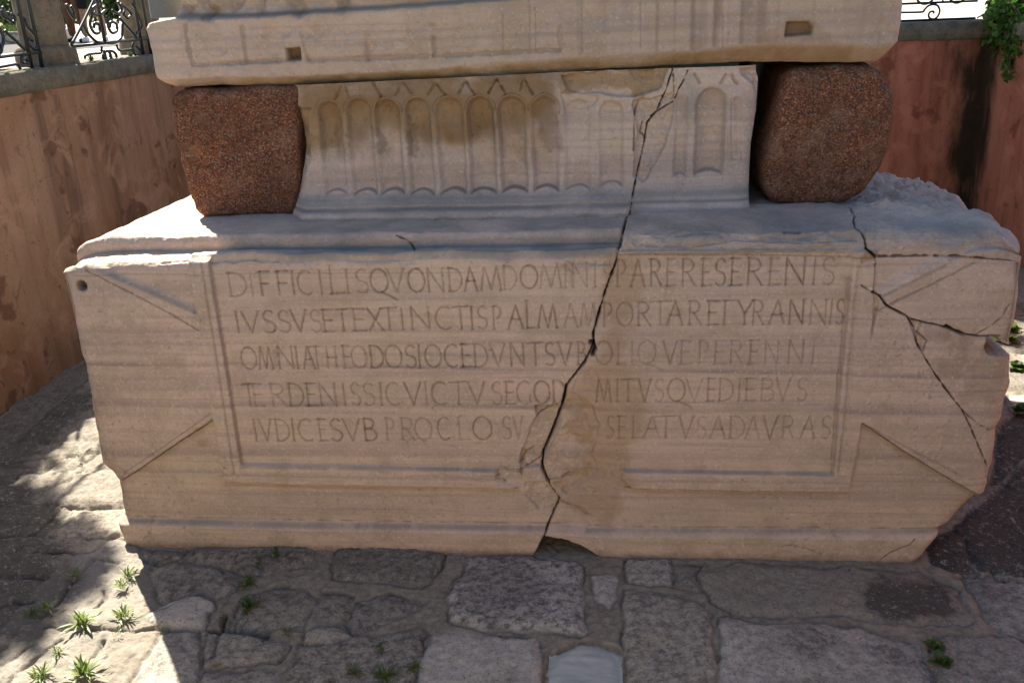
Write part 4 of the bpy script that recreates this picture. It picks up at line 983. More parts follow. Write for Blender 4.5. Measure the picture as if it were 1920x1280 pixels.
def put_stone(Q, tone, hue, lich, seed, lift=None, rough=1.0):
    w, X, Y, D = RP.sdf(Q, 0.05)
    D = D - 0.006 + 0.026 * fbm(X, Y, 9, 5, seed, 0.6)
    k = sm(0.006, -0.010, D)
    r = np.random.RandomState(seed)
    lift = r.uniform(0.004, 0.018) if lift is None else lift
    c = Q.mean(0)
    hgt = lift + (X - c[0]) * r.uniform(-.02, .02) + (Y - c[1]) * r.uniform(-.02, .02) + rough * (0.014 * fbm(X, Y, 5, 5, seed + 1) + 0.004 * fbm(X, Y, 40, 3, seed + 2))
    hgt -= 0.012 * sm(-0.05, 0.0, D)
    RP.H[w] = RP.H[w] * (1 - k) + hgt * k
    RP.dirt[w] *= (1 - k)
    for arr, val in ((RP.ochre, tone), (RP.vein, hue), (RP.aux, lich)):
        arr[w] = arr[w] * (1 - k) + val * k
    ring = np.exp(-(D / 0.008) ** 2) * np.clip(0.5 + 1.4 * fbm(X, Y, 14, 3, seed + 5), 0, 1)
    RP.H[w] -= 0.010 * ring
    thin = np.exp(-((D - 0.001) / 0.0045) ** 2) * np.clip(0.75 + 1.8 * fbm(X, Y, 11, 3, seed + 6), 0, 1)
    RP.ochre[w] *= (1 - thin); RP.dirt[w] *= (1 - 0.9 * thin); RP.aux[w] = np.maximum(RP.aux[w], thin); RP.H[w] -= 0.008 * thin
# coarse courses everywhere first (the parts that are mostly hidden), then the traced stones
yy = -2.1; q = 0
while yy < 3.5:
    hgt = rng.uniform(0.3, 0.5); xx = -3.95 - rng.uniform(0, 0.4)
    while xx < 4.15:
        ww = rng.uniform(0.4, 0.9)
        cx_, cy_ = xx + ww / 2, yy + hgt / 2
        if not (-1.75 < cx_ < 2.1 and -1.35 < cy_ < 0.25) and not (-1.8 < cx_ < 1.8 and cy_ > 0.2):
            j = lambda: rng.uniform(-.03, .03)
            lt = cx_ < -1.3
            put_stone(np.array([(xx + .015 + j(), yy + .015 + j()), (xx + ww - .015 + j(), yy + .015 + j()), (xx + ww - .015 + j(), yy + hgt - .015 + j()), (xx + .015 + j(), yy + hgt - .015 + j())]),
                      (rng.uniform(0.5, .72) if cx_ > -2.3 else rng.uniform(.15, .4)) if lt else rng.uniform(0.1, 0.45), rng.uniform(.6, 1.) if lt else rng.uniform(.1, .5), rng.uniform(.35, .75), 200 + q, rough=0.9 if lt else 1.0)  # leftmost stones toned darker where the tree's shade lies
            q += 1
        xx += ww
    yy += hgt
for i, (P_, tn, hu, li) in enumerate(stones): put_stone(fl(P_), tn, hu, li, 400 + 7 * i)
put_stone(fl([(1030, 1221), (1091, 1199), (1144, 1210), (1164, 1219), (1169, 1285), (1172, 1400), (1020, 1400), (1027, 1285)]), 1.0, 0.0, 0.0, 777, -0.004, 0.1)
def z3(pts): return fl([(a / 2.133, 680 + b / 2.133) for a, b in pts])
for i, (P_, wd) in enumerate((([(0, 395), (130, 380), (290, 350), (410, 340)], .009), ([(70, 520), (200, 400), (280, 350)], .008), ([(215, 490), (280, 470), (320, 420)], .006), ([(40, 770), (130, 680), (250, 560), (340, 570), (490, 570)], .010),
           ([(140, 760), (330, 750), (380, 740), (440, 690), (490, 690), (530, 720)], .008), ([(60, 700), (130, 670)], .008), ([(220, 960), (330, 820), (370, 770)], .012), ([(180, 1040), (270, 1050), (420, 1050), (540, 1060), (600, 1045), (800, 1050), (1067, 1070)], .009),
           ([(20, 1265), (200, 1130), (240, 1100)], .008), ([(0, 1200), (120, 1120)], .008), ([(300, 1220), (380, 1150), (410, 1090)], .005), ([(400, 770), (470, 790)], .006), ([(0, 980), (60, 950), (120, 945)], .012), ([(850, 1170), (880, 1070), (900, 990)], .006),
           ([(560, 770), (640, 800), (720, 770), (780, 700)], .007), ([(620, 960), (700, 920), (780, 880)], .006), ([(630, 985), (720, 950), (800, 905)], .006), ([(380, 960), (420, 930), (410, 900)], .004))):
    P_ = z3(P_); w, X, Y, D = RP.pdist(P_, 0.06)
    D = np.abs(D + 0.012 * fbm(X, Y, 14, 3, 300 + i)); wx = wd * (0.6 + 1.0 * (vn(X * 6, Y * 6, i) + .5))
    k = np.clip(1.2 - D / wx, 0, 1); RP.H[w] -= 0.022 * k; RP.ochre[w] *= (1 - 0.85 * k); RP.dirt[w] *= (1 - k)
    RP.H[w] -= 0.006 * np.clip(1 - D / (wx * 4), 0, 1)
# broken, rocky surface on the left; silhouetted rim towards the wall
lw = sm(-1.2, -1.9, RP.U)
RP.H += lw * (0.020 * fbm(RP.U, RP.V, 2.0, 3, 500) + 0.016 * fbm(RP.U * 0.5 + RP.V * 1.0, RP.V * 0.25 - RP.U * 0.5, 11, 5, 501, 0.6))
RP.dirt *= (1 - 0.75 * lw)
RP.ochre = np.where(lw > 0, np.maximum(RP.ochre, 0.35 * lw), RP.ochre)
shade_zone = fl([(-60, 850), (0, 800), (170, 690), (172, 765), (90, 850), (110, 960), (165, 1050), (150, 1110), (85, 1180), (0, 1235), (-80, 1260)])  # tree shade painted dark into the left paving, with lichen
w, X, Y, D = RP.sdf(shade_zone, 0.15); k = sm(0.06, -0.10, D + 0.25 * fbm(X, Y, 5, 4, 540)); RP.ochre[w] *= (1 - 0.85 * k); RP.aux[w] = np.maximum(RP.aux[w], 0.9 * k)
dk = np.clip(fbm(RP.U, RP.V, 2.6, 4, 510) * 3.2 - 0.25, 0, 1) * (1 - lw)
RP.aux = np.maximum(RP.aux, 0.9 * dk * (RP.dirt < .5)); RP.ochre *= (1 - 0.5 * dk)
spot = fl([(1655, 1080), (1760, 1085), (1815, 1150), (1680, 1158), (1630, 1130)])
w, X, Y, D = RP.sdf(spot, 0.1); k = sm(0.03, -0.03, D + 0.1 * fbm(X, Y, 6, 4, 520)); RP.ochre[w] *= (1 - 0.9 * k); RP.aux[w] = np.maximum(RP.aux[w], 0.8 * k)
RP.H += 0.006 * RP.dirt * np.abs(fbm(RP.U, RP.V, 38, 4, 515, 0.7))
RP.H += 0.005 * fbm(RP.U, RP.V, 26, 4, 511, 0.65) - 0.010 * np.clip(fbm(RP.U, RP.V, 20, 4, 513) * 3 - 1.0, 0, 1) + 0.004 * fbm(RP.U, RP.V, 8, 3, 512)
rim = sm(-3.22, -3.34, RP.U + 0.05 * fbm(RP.U, RP.V, 2.5, 4, 530))
RP.H -= 0.30 * rim
gx = np.concatenate([np.arange(-4.0, -2.6, 0.014), np.arange(-2.6, 2.6, 0.0065), np.arange(2.6, 4.19, 0.02)])
gy = np.concatenate([np.arange(-3.5, -1.15, 0.05), np.arange(-1.15, 0.35, 0.0065), np.arange(0.35, 3.55, 0.018)])
GX, GY = np.meshgrid(gx, gy, indexing='ij')
P = np.stack([GX, GY, RP.samp(RP.H, GX, GY) - 0.016], -1)
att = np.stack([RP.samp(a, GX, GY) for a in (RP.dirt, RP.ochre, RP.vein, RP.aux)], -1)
Gc = (GX[:-1, :-1] + GX[1:, 1:]) / 2, (GY[:-1, :-1] + GY[1:, 1:]) / 2
slabq = inside(*Gc, fl([(1030, 1221), (1091, 1199), (1144, 1210), (1164, 1219), (1169, 1285), (1172, 1400), (1020, 1400), (1027, 1285)]))
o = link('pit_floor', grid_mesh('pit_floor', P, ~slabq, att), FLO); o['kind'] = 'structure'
o = link('floor_slab', grid_mesh('floor_slab', P, slabq, att), SLAB); o['kind'] = 'structure'
mb = MB(); mb.box(-4.3, 4.4, 3.5, 6.3, -0.4, -0.02); o = mb.build('rear_pit_floor', FLO); o['kind'] = 'structure'
me = o.data; a = me.color_attributes.new('mask', 'FLOAT_COLOR', 'POINT'); a.data.foreach_set('color', [0.2, 0.4, 0.4, 0.6] * len(me.vertices))

# ----------------------------------------------------------------- retaining walls
XW0, XW1, YB, YF, ZP = -4.0, 4.02, 6.0, -3.42, 2.0
def wall(name, p0, p1, mat, label, seed, thick=0.4, ztop=1.845):
    p0, p1 = np.array(p0, float), np.array(p1, float); d = (p1 - p0) / np.linalg.norm(p1 - p0); p0 = p0 - d * .06; p1 = p1 + d * .06; L = np.linalg.norm(p1 - p0); nrm = np.array([-d[1], d[0]])   # outward from the pit
    root = tag(empty(name, (*(p0 + p1) / 2, 0)), label, 'wall'); c = np.array([*(p0 + p1) / 2, 0])
    a = np.arange(0, L + 0.001, L / int(L / 0.03)); z = np.linspace(-0.4, ztop + 0.01, 80)
    Ag, Zg = np.meshgrid(a, z, indexing='ij')
    h = 0.02 * fbm(Ag, Zg, 1.1, 4, seed) + 0.006 * fbm(Ag, Zg, 9, 3, seed + 1)
    P = np.stack([p0[0] + d[0] * Ag + nrm[0] * h, p0[1] + d[1] * Ag + nrm[1] * h, Zg], -1)
    link('plaster_face', grid_mesh('plaster_face', P - c, None, None), mat, root)
    # coping stones
    a = np.arange(0, L + 0.001, 0.02); prof = [(-0.01, ztop - 0.0), (-0.035, ztop + 0.02), (-0.04, ztop + 0.08), (-0.035, ztop + 0.15), (-0.02, ztop + 0.165), (0.05, ztop + 0.17), (0.2, ztop + 0.17), (thick, ztop + 0.168), (thick, ztop - 0.1), (0.03, ztop - 0.02)]
    rows_ = []
    for q_, zq in prof:
        nz_ = 0.010 * fbm(a, a * 0 + q_ * 7 + zq * 9, 6, 4, seed + 3) + 0.006 * fbm(a, a * 0 + q_ * 9 + zq * 11, 22, 3, seed + 4)
        o_ = q_ + nz_
        rows_.append(np.stack([p0[0] + d[0] * a + nrm[0] * o_, p0[1] + d[1] * a + nrm[1] * o_, a * 0 + zq + nz_ * 0.6], -1))
    P = np.stack(rows_, 1)
    link('coping', grid_mesh('coping', P - c, None, None, True), COP, root)
    return root
# inner faces; nrm = left of the direction of travel must point away from the pit
wall('pit_wall', (XW0, YF), (XW0, YB), WALL_L, 'stained terracotta retaining wall running back along the left under the iron railing', 1)
wall('pit_wall', (XW0, YB), (XW1, YB), WALL_R, 'red terracotta retaining wall across the back behind the right granite cube', 2)
wall('pit_wall', (XW1, YB), (XW1, YF), WALL_R, 'dark retaining wall at the extreme right below the leafy bush', 3)
wall('pit_wall', (XW1, YF), (XW0, YF), FRONT, 'retaining wall at the near side below the viewer', 4)
# plaza around the pit
T = 0.36
xs = [-200, XW0 - T, XW1 + T, 200]; ys = [-60, YF - T, YB + T, 300]
V = [(x, y, ZP) for x in xs for y in ys]; F = [(i * 4 + j, (i + 1) * 4 + j, (i + 1) * 4 + j + 1, i * 4 + j + 1) for i in range(3) for j in range(3) if not (i == 1 and j == 1)]
o = link('plaza', raw_mesh('plaza', V, F, False), PLZ); o['kind'] = 'structure'

# ----------------------------------------------------------------- stone posts and iron railings
XR = -4.065
XS = -4.235
def pl(pts): return np.array([on(a, b, 0, XR) for a, b in pts])
ZC = 2.015
def stone_post(x, y, h, label):
    root = tag(empty('stone_post', (x, y, ZC)), label, 'post')
    def sq(name, prof, seed):
        V = []; F = []; n = 28
        for k, (r, z) in enumerate(prof):
            for i in range(n):
                t = 2 * math.pi * i / n; c, s_ = math.cos(t), math.sin(t); m = (abs(c) ** 9 + abs(s_) ** 9) ** (1 / 9)
                q = r + 0.010 * float(vn(np.array(t * 2.0), np.array(z * 6 + seed))) + 0.006 * float(vn(np.array(t * 9.0), np.array(z * 20 + seed)))
                V.append((q * c / m, q * s_ / m, z))
        for k in range(len(prof) - 1):
            for i in range(n): F.append((k * n + i, k * n + (i + 1) % n, (k + 1) * n + (i + 1) % n, (k + 1) * n + i))
        F.append(tuple((len(prof) - 1) * n + i for i in range(n)))
        link(name, raw_mesh(name, V, F, True), PIL, root)
    sq('plinth', [(.19, -.03), (.19, .06), (.185, .11), (.17, .135), (.15, .15)], 1)
    sq('shaft', [(.145, .14)] + [(.145 - .012 * t, .15 + t * (h - .2)) for t in np.linspace(0, 1, 12)], 2)
    sq('cap', [(.14, h - .06), (.17, h - .03), (.18, h), (.17, h + .05), (.10, h + .09), (.0, h + .10)], 3)
    return root
y1 = on(122, 128, 0, XS + .15)[1] + .02
stone_post(XS, y1, 1.05, 'weathered brown stone post on the left coping between two railing panels')
y2 = on(292, 106, 0, XS + .15)[1]
stone_post(XS, y2 + 0.1, 1.05, 'weathered stone post half hidden behind the left end of the sculpted block')
def bar(mb, pts, r=0.009, n=8, sp=False, z=None):
    P = np.asarray(pts, float)
    if sp: P = spline(P, 6)
    mb.tube(P, r, n)
def vert(p, top=3.0): return [(XR, p[1], p[2]), (XR, p[1], top)]
def left_panel(name, label, rails, bands, scrolls, posts, ring=None, y0=None, y1_=None):
    root = tag(empty(name, (XR, 0, ZC)), label, 'railing', 'wrought iron railings around the pit'); off = np.array([XR, 0, ZC])
    def part(nm, plist, r, sp):
        mb = MB()
        for P in plist: bar(mb, np.asarray(P) - off, r, 8, sp)
        mb.build(nm, IRON, root, True)
    for p in rails: part('rail', [p], 0.012, False)
    part('rail', [[(XR, y0, 2.92), (XR, y1_, 2.92)]], 0.016, False)
    for p in posts: part('upright', [p], 0.016, False)
    for p in bands: part('foot_band', [p], 0.011, True)
    for p in scrolls: part('scroll', [p], 0.013, True)
    # matching scrolls in the upper half of the panel
    zm = 2.5
    for k in range(3):
        yc = y0 + (y1_ - y0) * (k + .5) / 3
        for sg in (-1, 1):
            t = np.linspace(0, 4.3 * math.pi / 2, 16); rr_ = 0.15 * np.exp(-t * 0.25)
            part('scroll', [np.stack([np.full(16, XR), yc + sg * (0.13 - rr_ * np.cos(t)), zm + 0.08 + rr_ * np.sin(t)], 1)], 0.010, True)
    return root
A_posts = [vert(pl([(61, 134)])[0]), vert(pl([(80, 130)])[0])]
left_panel('iron_railing', 'black scrolled iron railing panel at the far left edge, before the stone post',
           [pl([(-160, 129), (78, 97)]), pl([(-160, 176), (80, 132)])],
           [pl([(-60, 134), (0, 126), (31, 121), (36, 126), (41, 133), (50, 136), (59, 131)])],
           [pl([(55, 101), (44, 103), (40, 110), (42, 118), (49, 119), (52, 114), (48, 111)]),
            pl([(34, 28), (46, 36), (51, 50), (62, 62), (70, 76), (67, 92), (58, 88), (51, 79), (54, 73), (61, 77)]),
            pl([(8, 58), (26, 74), (46, 93)]), pl([(-20, 30), (-2, 52), (6, 70), (4, 86), (-4, 98)]), pl([(2, 20), (14, 34), (24, 42), (28, 36), (24, 28), (18, 28)]), pl([(6, 14), (4, 26), (10, 34), (17, 30), (15, 22)]),
            pl([(-60, 60), (-40, 96), (-20, 110), (0, 100), (2, 86), (-8, 80), (-14, 86)])],
           A_posts, y0=pl([(-160, 176)])[0][1], y1_=y1 - .15)
B_posts = [vert(pl([(269, 106)])[0]), vert(pl([(284, 104)])[0]), [tuple(pl([(197, 82)])[0]), (XR, pl([(197, 82)])[0][1], 2.9)]]
left_panel('iron_railing', 'black scrolled iron railing panel between the stone post and the marble block',
           [pl([(135, 88), (284, 71)]), pl([(160, 122), (284, 105)])],
           [pl([(159, 110), (161, 104), (175, 101), (188, 100), (190, 95), (191, 88)]), pl([(218, 84), (224, 95), (238, 94), (250, 92)])],
           [pl([(156, 45), (164, 62), (180, 78), (192, 81)]), pl([(172, 30), (169, 47), (177, 62), (186, 61), (186, 47), (178, 44), (176, 52)]),
            pl([(201, 30), (203, 50), (210, 62), (219, 58), (218, 45), (208, 42), (206, 50)]), pl([(230, 45), (228, 69), (216, 80), (202, 81)]),
            pl([(134, 84), (152, 50), (169, 15), (176, 0)]), pl([(224, 34), (240, 52), (258, 72)]), pl([(250, 81), (248, 92), (253, 102), (260, 100), (262, 93), (256, 88)]),
            pl([(248, 8), (256, 20), (262, 36), (266, 50), (262, 58), (256, 62), (254, 70), (260, 74)]), pl([(194, 94), (197, 102), (200, 114), (206, 110), (206, 100), (199, 96), (193, 106), (196, 113)]), pl([(206, 96), (212, 97), (218, 104), (215, 112), (209, 110), (207, 101)]),
            pl([(124, 8), (130, 22), (138, 34), (138, 22), (132, 12)]), pl([(226, 8), (236, 16), (246, 26), (240, 34), (232, 28), (234, 20)]), pl([(186, 8), (176, 14), (170, 24), (186, 28), (198, 20)]), pl([(210, 20), (222, 26), (228, 16), (220, 4)])],
           B_posts, y0=y1 + .15, y1_=y2 - .05)
YRR = YB + 0.18
def pr(pts): return np.array([on(a, b, 1, YRR) for a, b in pts])
root = tag(empty('iron_railing', (0, YRR, ZC)), 'black iron railing with small spiral foot, above the red back wall at the right', 'railing', 'wrought iron railings around the pit')
off = np.array([0, YRR, ZC])
def rpart(nm, P, r, sp):
    mb = MB(); bar(mb, np.asarray(P) - off, r, 8, sp); mb.build(nm, IRON, root, True)
zl_, zh_ = pr([(1760, 37)])[0][2], pr([(1760, 5)])[0][2]
rpart('rail', [(-3.7, YRR, zl_), (3.95, YRR, zl_)], 0.011, False); rpart('rail', [(-3.7, YRR, zh_), (3.95, YRR, zh_)], 0.011, False); rpart('rail', [(-3.7, YRR, 2.92), (3.95, YRR, 2.92)], 0.016, False)
def spir(x0, sg=1):
    c0 = pr([(1750, 22)])[0]; sx = x0 - c0[0]
    P = pr([(1690, 24), (1728, 23), (1733, 19), (1740, 12), (1749, 9), (1758, 11), (1762, 20), (1759, 30), (1752, 36), (1744, 35), (1741, 29), (1744, 23), (1750, 22), (1751, 26)])
    P[:, 0] = c0[0] + sg * (P[:, 0] - c0[0]) + sx; return P
for k, x0 in enumerate((-3.2, -1.8, -0.4, 1.0, 2.2, pr([(1750, 22)])[0][0])): rpart('scroll', spir(x0), 0.010, True)
for a, r_ in ((1737, 17), (1797, 15)):
    c0 = pr([(a, -10)])[0]; t = np.linspace(-2.6, 3.0, 22); q = r_ / 172.0 * (1 - 0.05 * (t + 2.6))
    rpart('scroll', np.stack([c0[0] + q * np.cos(t - 1.5), np.full(22, YRR), c0[2] + q * np.sin(t - 1.5)], 1), 0.011, True)
xb = pr([(1878, 20)])[0]
for x in (-3.6, -2.4, -1.2, 0, 1.2, 2.4, xb[0]): rpart('upright', [(x, YRR, ZC - .02), (x, YRR, 2.92)], 0.012, False)
xs_ = pr([(1768, 0)])[0][0]; rpart('upright', [(xs_, YRR, zh_), (xs_, YRR, 2.9)], 0.008, False)

# ----------------------------------------------------------------- plants
def leaf_cloud(C, N, size, rs, aspect=0.5, droop=0.2, n_up=0.3):
    """N separate folded leaves around the given points"""
    idx = rs.randint(0, len(C), N); c = C[idx]
    d = rs.normal(size=(N, 3)); d[:, 2] += -droop; d /= np.linalg.norm(d, axis=1)[:, None]
    nn_ = rs.normal(size=(N, 3)); nn_[:, 2] += n_up * 3
    s = np.cross(d, nn_); s /= np.linalg.norm(s, axis=1)[:, None]; up = np.cross(s, d)
    L = size * rs.uniform(0.6, 1.3, N)[:, None]; Wd = L * aspect
    V = np.stack([c, c + d * L * .45 + s * Wd * .5 + up * L * .08, c + d * L - up * L * .1, c + d * L * .45 - s * Wd * .5 + up * L * .08], 1).reshape(-1, 3)
    b = np.arange(N)[:, None] * 4
    return V, np.concatenate([b + [[0, 1, 2]], b + [[0, 2, 3]]], 0)
def tree(loc, trunk_pts, clumps, clump_r, N, size, label, seed, name='tree'):
    rs = np.random.RandomState(seed); loc = np.array(loc, float)
    root = tag(empty(name, loc), label, 'tree')
    mb = MB()
    for P, r0, r1 in trunk_pts:
        P = spline(np.array(P), 5); mb.tube(P - loc, np.linspace(r0, r1, len(P)), 9)
    tr = mb.build('trunk', BARK, root, True)
    C = np.concatenate([c + rs.normal(size=(60, 3)) * clump_r * 0.5 for c in clumps])
    V, F = leaf_cloud(C, N, size, rs, 0.6)
    link('crown', raw_mesh('crown', V - loc, F, False), CROWN, root)
# the tree on the plaza to the left whose crown shades the edge of the pit floor
S_ = np.array(SDIR)
bnd = np.array([(-3.2, 2.2), (-3.12, 1.6), (-2.98, 1.05), (-2.86, .78), (-2.6, .55), (-2.62, .40), (-2.38, .2), (-2.12, -.05), (-2.06, -.16), (-1.94, -.28), (-1.93, -.42), (-1.99, -.62), (-2.09, -.84), (-2.2, -1.1), (-2.3, -1.6)])
rs = np.random.RandomState(11); cl = []
while len(cl) < 380:
    gx_, gy_ = rs.uniform(-4.9, -1.6), rs.uniform(-1.7, 1.9)
    if gx_ > np.interp(-gy_, -bnd[:, 1], bnd[:, 0]) - 0.03: continue
    t = rs.uniform(6.6, 8.6); cl.append(np.array([gx_, gy_, 0]) + S_ * t)
cl = np.array(cl)
tree((-7.6, 4.0, 2.0), [([(-7.6, 4.0, 1.95), (-7.5, 3.95, 3.2), (-7.2, 3.9, 4.6), (-6.8, 3.9, 6.2)], .16, .05), ([(-7.3, 3.9, 4.3), (-6.6, 3.6, 5.0), (-5.9, 3.2, 5.6)], .07, .02), ([(-7.1, 3.9, 5.0), (-6.8, 4.5, 5.8), (-6.2, 4.8, 6.3)], .06, .02)],
     cl, 0.12, 80000, 0.10, 'leafy plaza tree out to the left whose shade dapples the paving', 3)
rs = np.random.RandomState(12)  # unseen tree added behind the block to shade the right wall
cl = np.array([0.5, 8.9, 6.5]) + rs.normal(size=(60, 3)) * (0.36, 0.8, 0.7)
cl = np.concatenate([cl, np.array([1.75, 8.4, 5.65]) + rs.normal(size=(14, 3)) * (0.14, 0.3, 0.2)])
tree((1.0, 10.0, 2.0), [([(1.0, 10.0, 1.95), (1.0, 9.9, 3.4), (1.2, 9.6, 5.0), (1.3, 9.2, 6.4)], .17, .05), ([(1.1, 9.7, 4.6), (.5, 9.2, 5.6)], .07, .02), ([(1.2, 9.6, 4.8), (2.0, 9.2, 5.9)], .07, .02)],
     cl, 0.3, 15000, 0.12, 'leafy tree added out of sight behind the sculpted block to shade the right wall', 4)
# bush at the right corner
bc = on(1895, 92, 1, 5.55)
rs = np.random.RandomState(21)
root = tag(empty('leafy_bush', (bc[0] + .1, 6.1, 2.0)), 'bright green leafy bush spilling over the coping in the back right corner', 'bush'); off = np.array([bc[0] + .1, 6.1, 2.0])
mb = MB(); C = []
for k in range(90):
    tip = on(rs.uniform(1872, 1970), rs.uniform(30, 150), 1, rs.uniform(5.2, 6.1))
    if k < 44: tip = on(rs.uniform(1852, 1980), rs.uniform(20, 100), 1, rs.uniform(5.4, 6.2))
    p0 = np.array([4.12, 6.02, 2.0]) + rs.normal(size=3) * (.12, .08, .03)
    mid = (p0 + tip) / 2 + np.array([0, -.05, 0.12 + .1 * rs.rand()])
    P = spline([p0, mid, tip], 8); mb.tube(P - off, np.linspace(.008, .003, len(P)), 5)
    C.append(P[5:] + rs.normal(size=(len(P) - 5, 3)) * 0.03)
mb.build('stems', BARK, root, True)
V, F = leaf_cloud(np.concatenate(C), 11000, 0.07, rs, 0.55, 0.1, 0.6)
link('foliage', raw_mesh('foliage', V - off, F, False), LEAF, root)
# weeds in the joints of the paving
def weed(px, py, h, label, mat, seed, kind='rosette', n=20, group='weeds sprouting from the paving joints', z=None):
    p = on(px, py, 2, 0.0) if z is None else np.array(z)
    rs = np.random.RandomState(seed); V = []; F = []
    for k in range(n):
        az = rs.uniform(0, 6.283); el = rs.uniform(0.25, 1.35) if kind != 'grass' else rs.uniform(0.9, 1.5)
        L = h * rs.uniform(.55, 1.15); w = L * (0.045 if kind != 'grass' else 0.03)
        if kind == 'leafy': w = L * .3
        d = np.array([math.cos(az) * math.cos(el), math.sin(az) * math.cos(el), math.sin(el)]); s = np.array([-math.sin(az), math.cos(az), 0])
        o_ = np.array([rs.normal() * .008, rs.normal() * .008, 0])
        if kind == 'stem': o_ = np.array([rs.normal() * .006, rs.normal() * .006, h * 1.6 * k / n]); L *= .5; w = L * .16; d = np.array([math.cos(az) * .8, math.sin(az) * .8, .6])
        b = len(V)
        for q, ww in ((0, .4), (.4, 1), (.75, .8), (1, .05)):
            c = o_ + d * L * q - np.array([0, 0, 1]) * L * .35 * q * q
            V += [c + s * w * ww, c - s * w * ww]
        for q in range(3): F.append((b + 2 * q, b + 2 * q + 1, b + 2 * q + 3, b + 2 * q + 2))
    o = link('weed', raw_mesh('weed', V, F, True), mat); o.location = p
    tag(o, label, 'weed', group)
WS = [
 (240, 1078, .075, 'sunlit green weed nearest the foot of the block corner', WEED, 'rosette', 26), (230, 1098, .06, 'small sunlit weed just below the one by the block corner', WEED, 'rosette', 20),
 (231, 1155, .085, 'bushy sunlit weed in the middle of the lit strip beside the shadow edge', WEED, 'rosette', 30), (152, 1168, .11, 'wide spiky sunlit weed casting a long feathery shadow', WEED, 'rosette', 32),
 (220, 1188, .035, 'tiny sunlit seedling below the bushy weed', WEED, 'rosette', 10), (110, 1224, .06, 'thin sunlit weed left of the largest bottom weed', WEED, 'rosette', 16),
 (158, 1262, .11, 'largest sunlit weed at the bottom of the lit strip', WEED, 'rosette', 36), (78, 1268, .09, 'spiky sunlit weed nearest the bottom left corner', WEED, 'rosette', 26),
 (138, 1080, .065, 'weed on the border between tree shade and sunlight', WEED, 'rosette', 16), (88, 1138, .06, 'shaded weed right of a darker one in the tree shade', WEED, 'rosette', 20), (58, 1152, .065, 'dark shaded weed nearest the left edge', WEEDD, 'rosette', 20),
 (520, 1046, .05, 'tall thin weed growing up against the foot moulding', WEEDD, 'stem', 40), (486, 1062, .05, 'dark weed in the shade left of the tall thin one', WEEDD, 'stem', 24), (467, 1094, .08, 'upper dark clump of the shaded pair', WEEDD, 'rosette', 34), (466, 1136, .09, 'lower dark clump of the shaded pair', WEEDD, 'rosette', 36),
 (322, 1052, .035, 'tiny yellow weed near the shadowed block corner', WEEDY, 'rosette', 12), (409, 1246, .04, 'yellow weed by itself on the shaded bottom paving', WEEDY, 'rosette', 14), (417, 1162, .05, 'low olive weed between the pair and the yellow weed', WEEDD, 'rosette', 14),
 (541, 1186, .05, 'dark weed in the straight joint of shaded slabs', WEEDD, 'rosette', 18), (664, 1262, .065, 'shaded weed left of the bottom trio', WEEDD, 'rosette', 24), (722, 1268, .085, 'biggest weed of the bottom trio', WEEDD, 'rosette', 30), (716, 1222, .05, 'thin weed above the bottom trio', WEEDD, 'stem', 16), (779, 1252, .065, 'weed in the joint beside the plain grey slab', WEEDD, 'rosette', 22),
 (1752, 1212, .05, 'upper green weed beside the grey slab at the right', WEEDD, 'leafy', 22), (1766, 1240, .055, 'leafy weed below it beside the grey slab at the right', WEEDD, 'leafy', 26),
 (1888, 640, .11, 'bright leafy weed behind the broken right end of the block', WEED, 'leafy', 40), (1896, 618, .10, 'sunlit weed topmost behind the broken ear of the block', WEED, 'leafy', 30), (1908, 690, .09, 'shaded leafy weed at the right edge', WEEDD, 'leafy', 40), (1912, 770, .09, 'weed at the tip of the pale slab on the right edge', WEEDD, 'leafy', 26),
 (72, 812, .06, 'weed in a rock crack near the left wall', WEEDD, 'rosette', 10), (148, 858, .06, 'thin sprig in the crack beside the left end of the block', WEEDD, 'stem', 14),
]
for i, (a, b, h, lb, mt, kd, n) in enumerate(WS): weed(a, b, h * (0.92 if mt is WEED else 0.78), lb, mt, 30 + i, kd, int(n * 1.7))
for i, (a, b, lb) in enumerate(((172, 120, 'dry grass tuft on the coping beside the stone post'), (246, 110, 'grass tuft on the coping near the marble block'))):
    for_p = on(a, b, 0, -4.06); weed(0, 0, .10, lb, GRASS, 80 + i, 'grass', 50, 'grass tufts on the coping', (for_p[0], for_p[1], 2.01))

# ----------------------------------------------------------------- far side of the plaza, seen through the left railing
ZG = ZP + 0.004
Q = [on(*p, 2, ZG) for p in ((-300, 118), (0, 100), (150, 92), (285, 82), (285, 74), (150, 77), (0, 85), (-300, 98))]
SHADE_BAND = mat_stone('shaded_paving_grey', (0.055, 0.055, 0.06), (0.075, 0.075, 0.08), 6)  # paving grey with tree shade painted in
o = link('shade_band', raw_mesh('shade_band', Q, [tuple(range(8))], False), SHADE_BAND); o['kind'] = 'structure'  # dark sheet laid on the plaza for the shade of trees
KERB = mat_stone('planter_stone', (0.42, 0.41, 0.37), (0.5, 0.49, 0.45), 6)
p0, p1 = on(-120, 92, 2, ZP), on(140, 77, 2, ZP); d = (p1 - p0); L = np.linalg.norm(d); d /= L
root = tag(empty('planter', p0), 'low stone planter edge topped with grass, beyond the left railing', 'planter')
b_ = np.array([-d[1], d[0], 0])
def rel(u_, v_, z): return tuple(d * u_ + b_ * v_ + np.array([0, 0, z]))
mb = MB()
mb.add([rel(u_, v_, z) for u_ in (0, L) for v_ in (0, .2) for z in (0, .22)], [(0, 1, 3, 2), (4, 6, 7, 5), (0, 4, 5, 1), (2, 3, 7, 6), (0, 2, 6, 4), (1, 5, 7, 3)])
mb.build('kerb', KERB, root, bevel=.02)
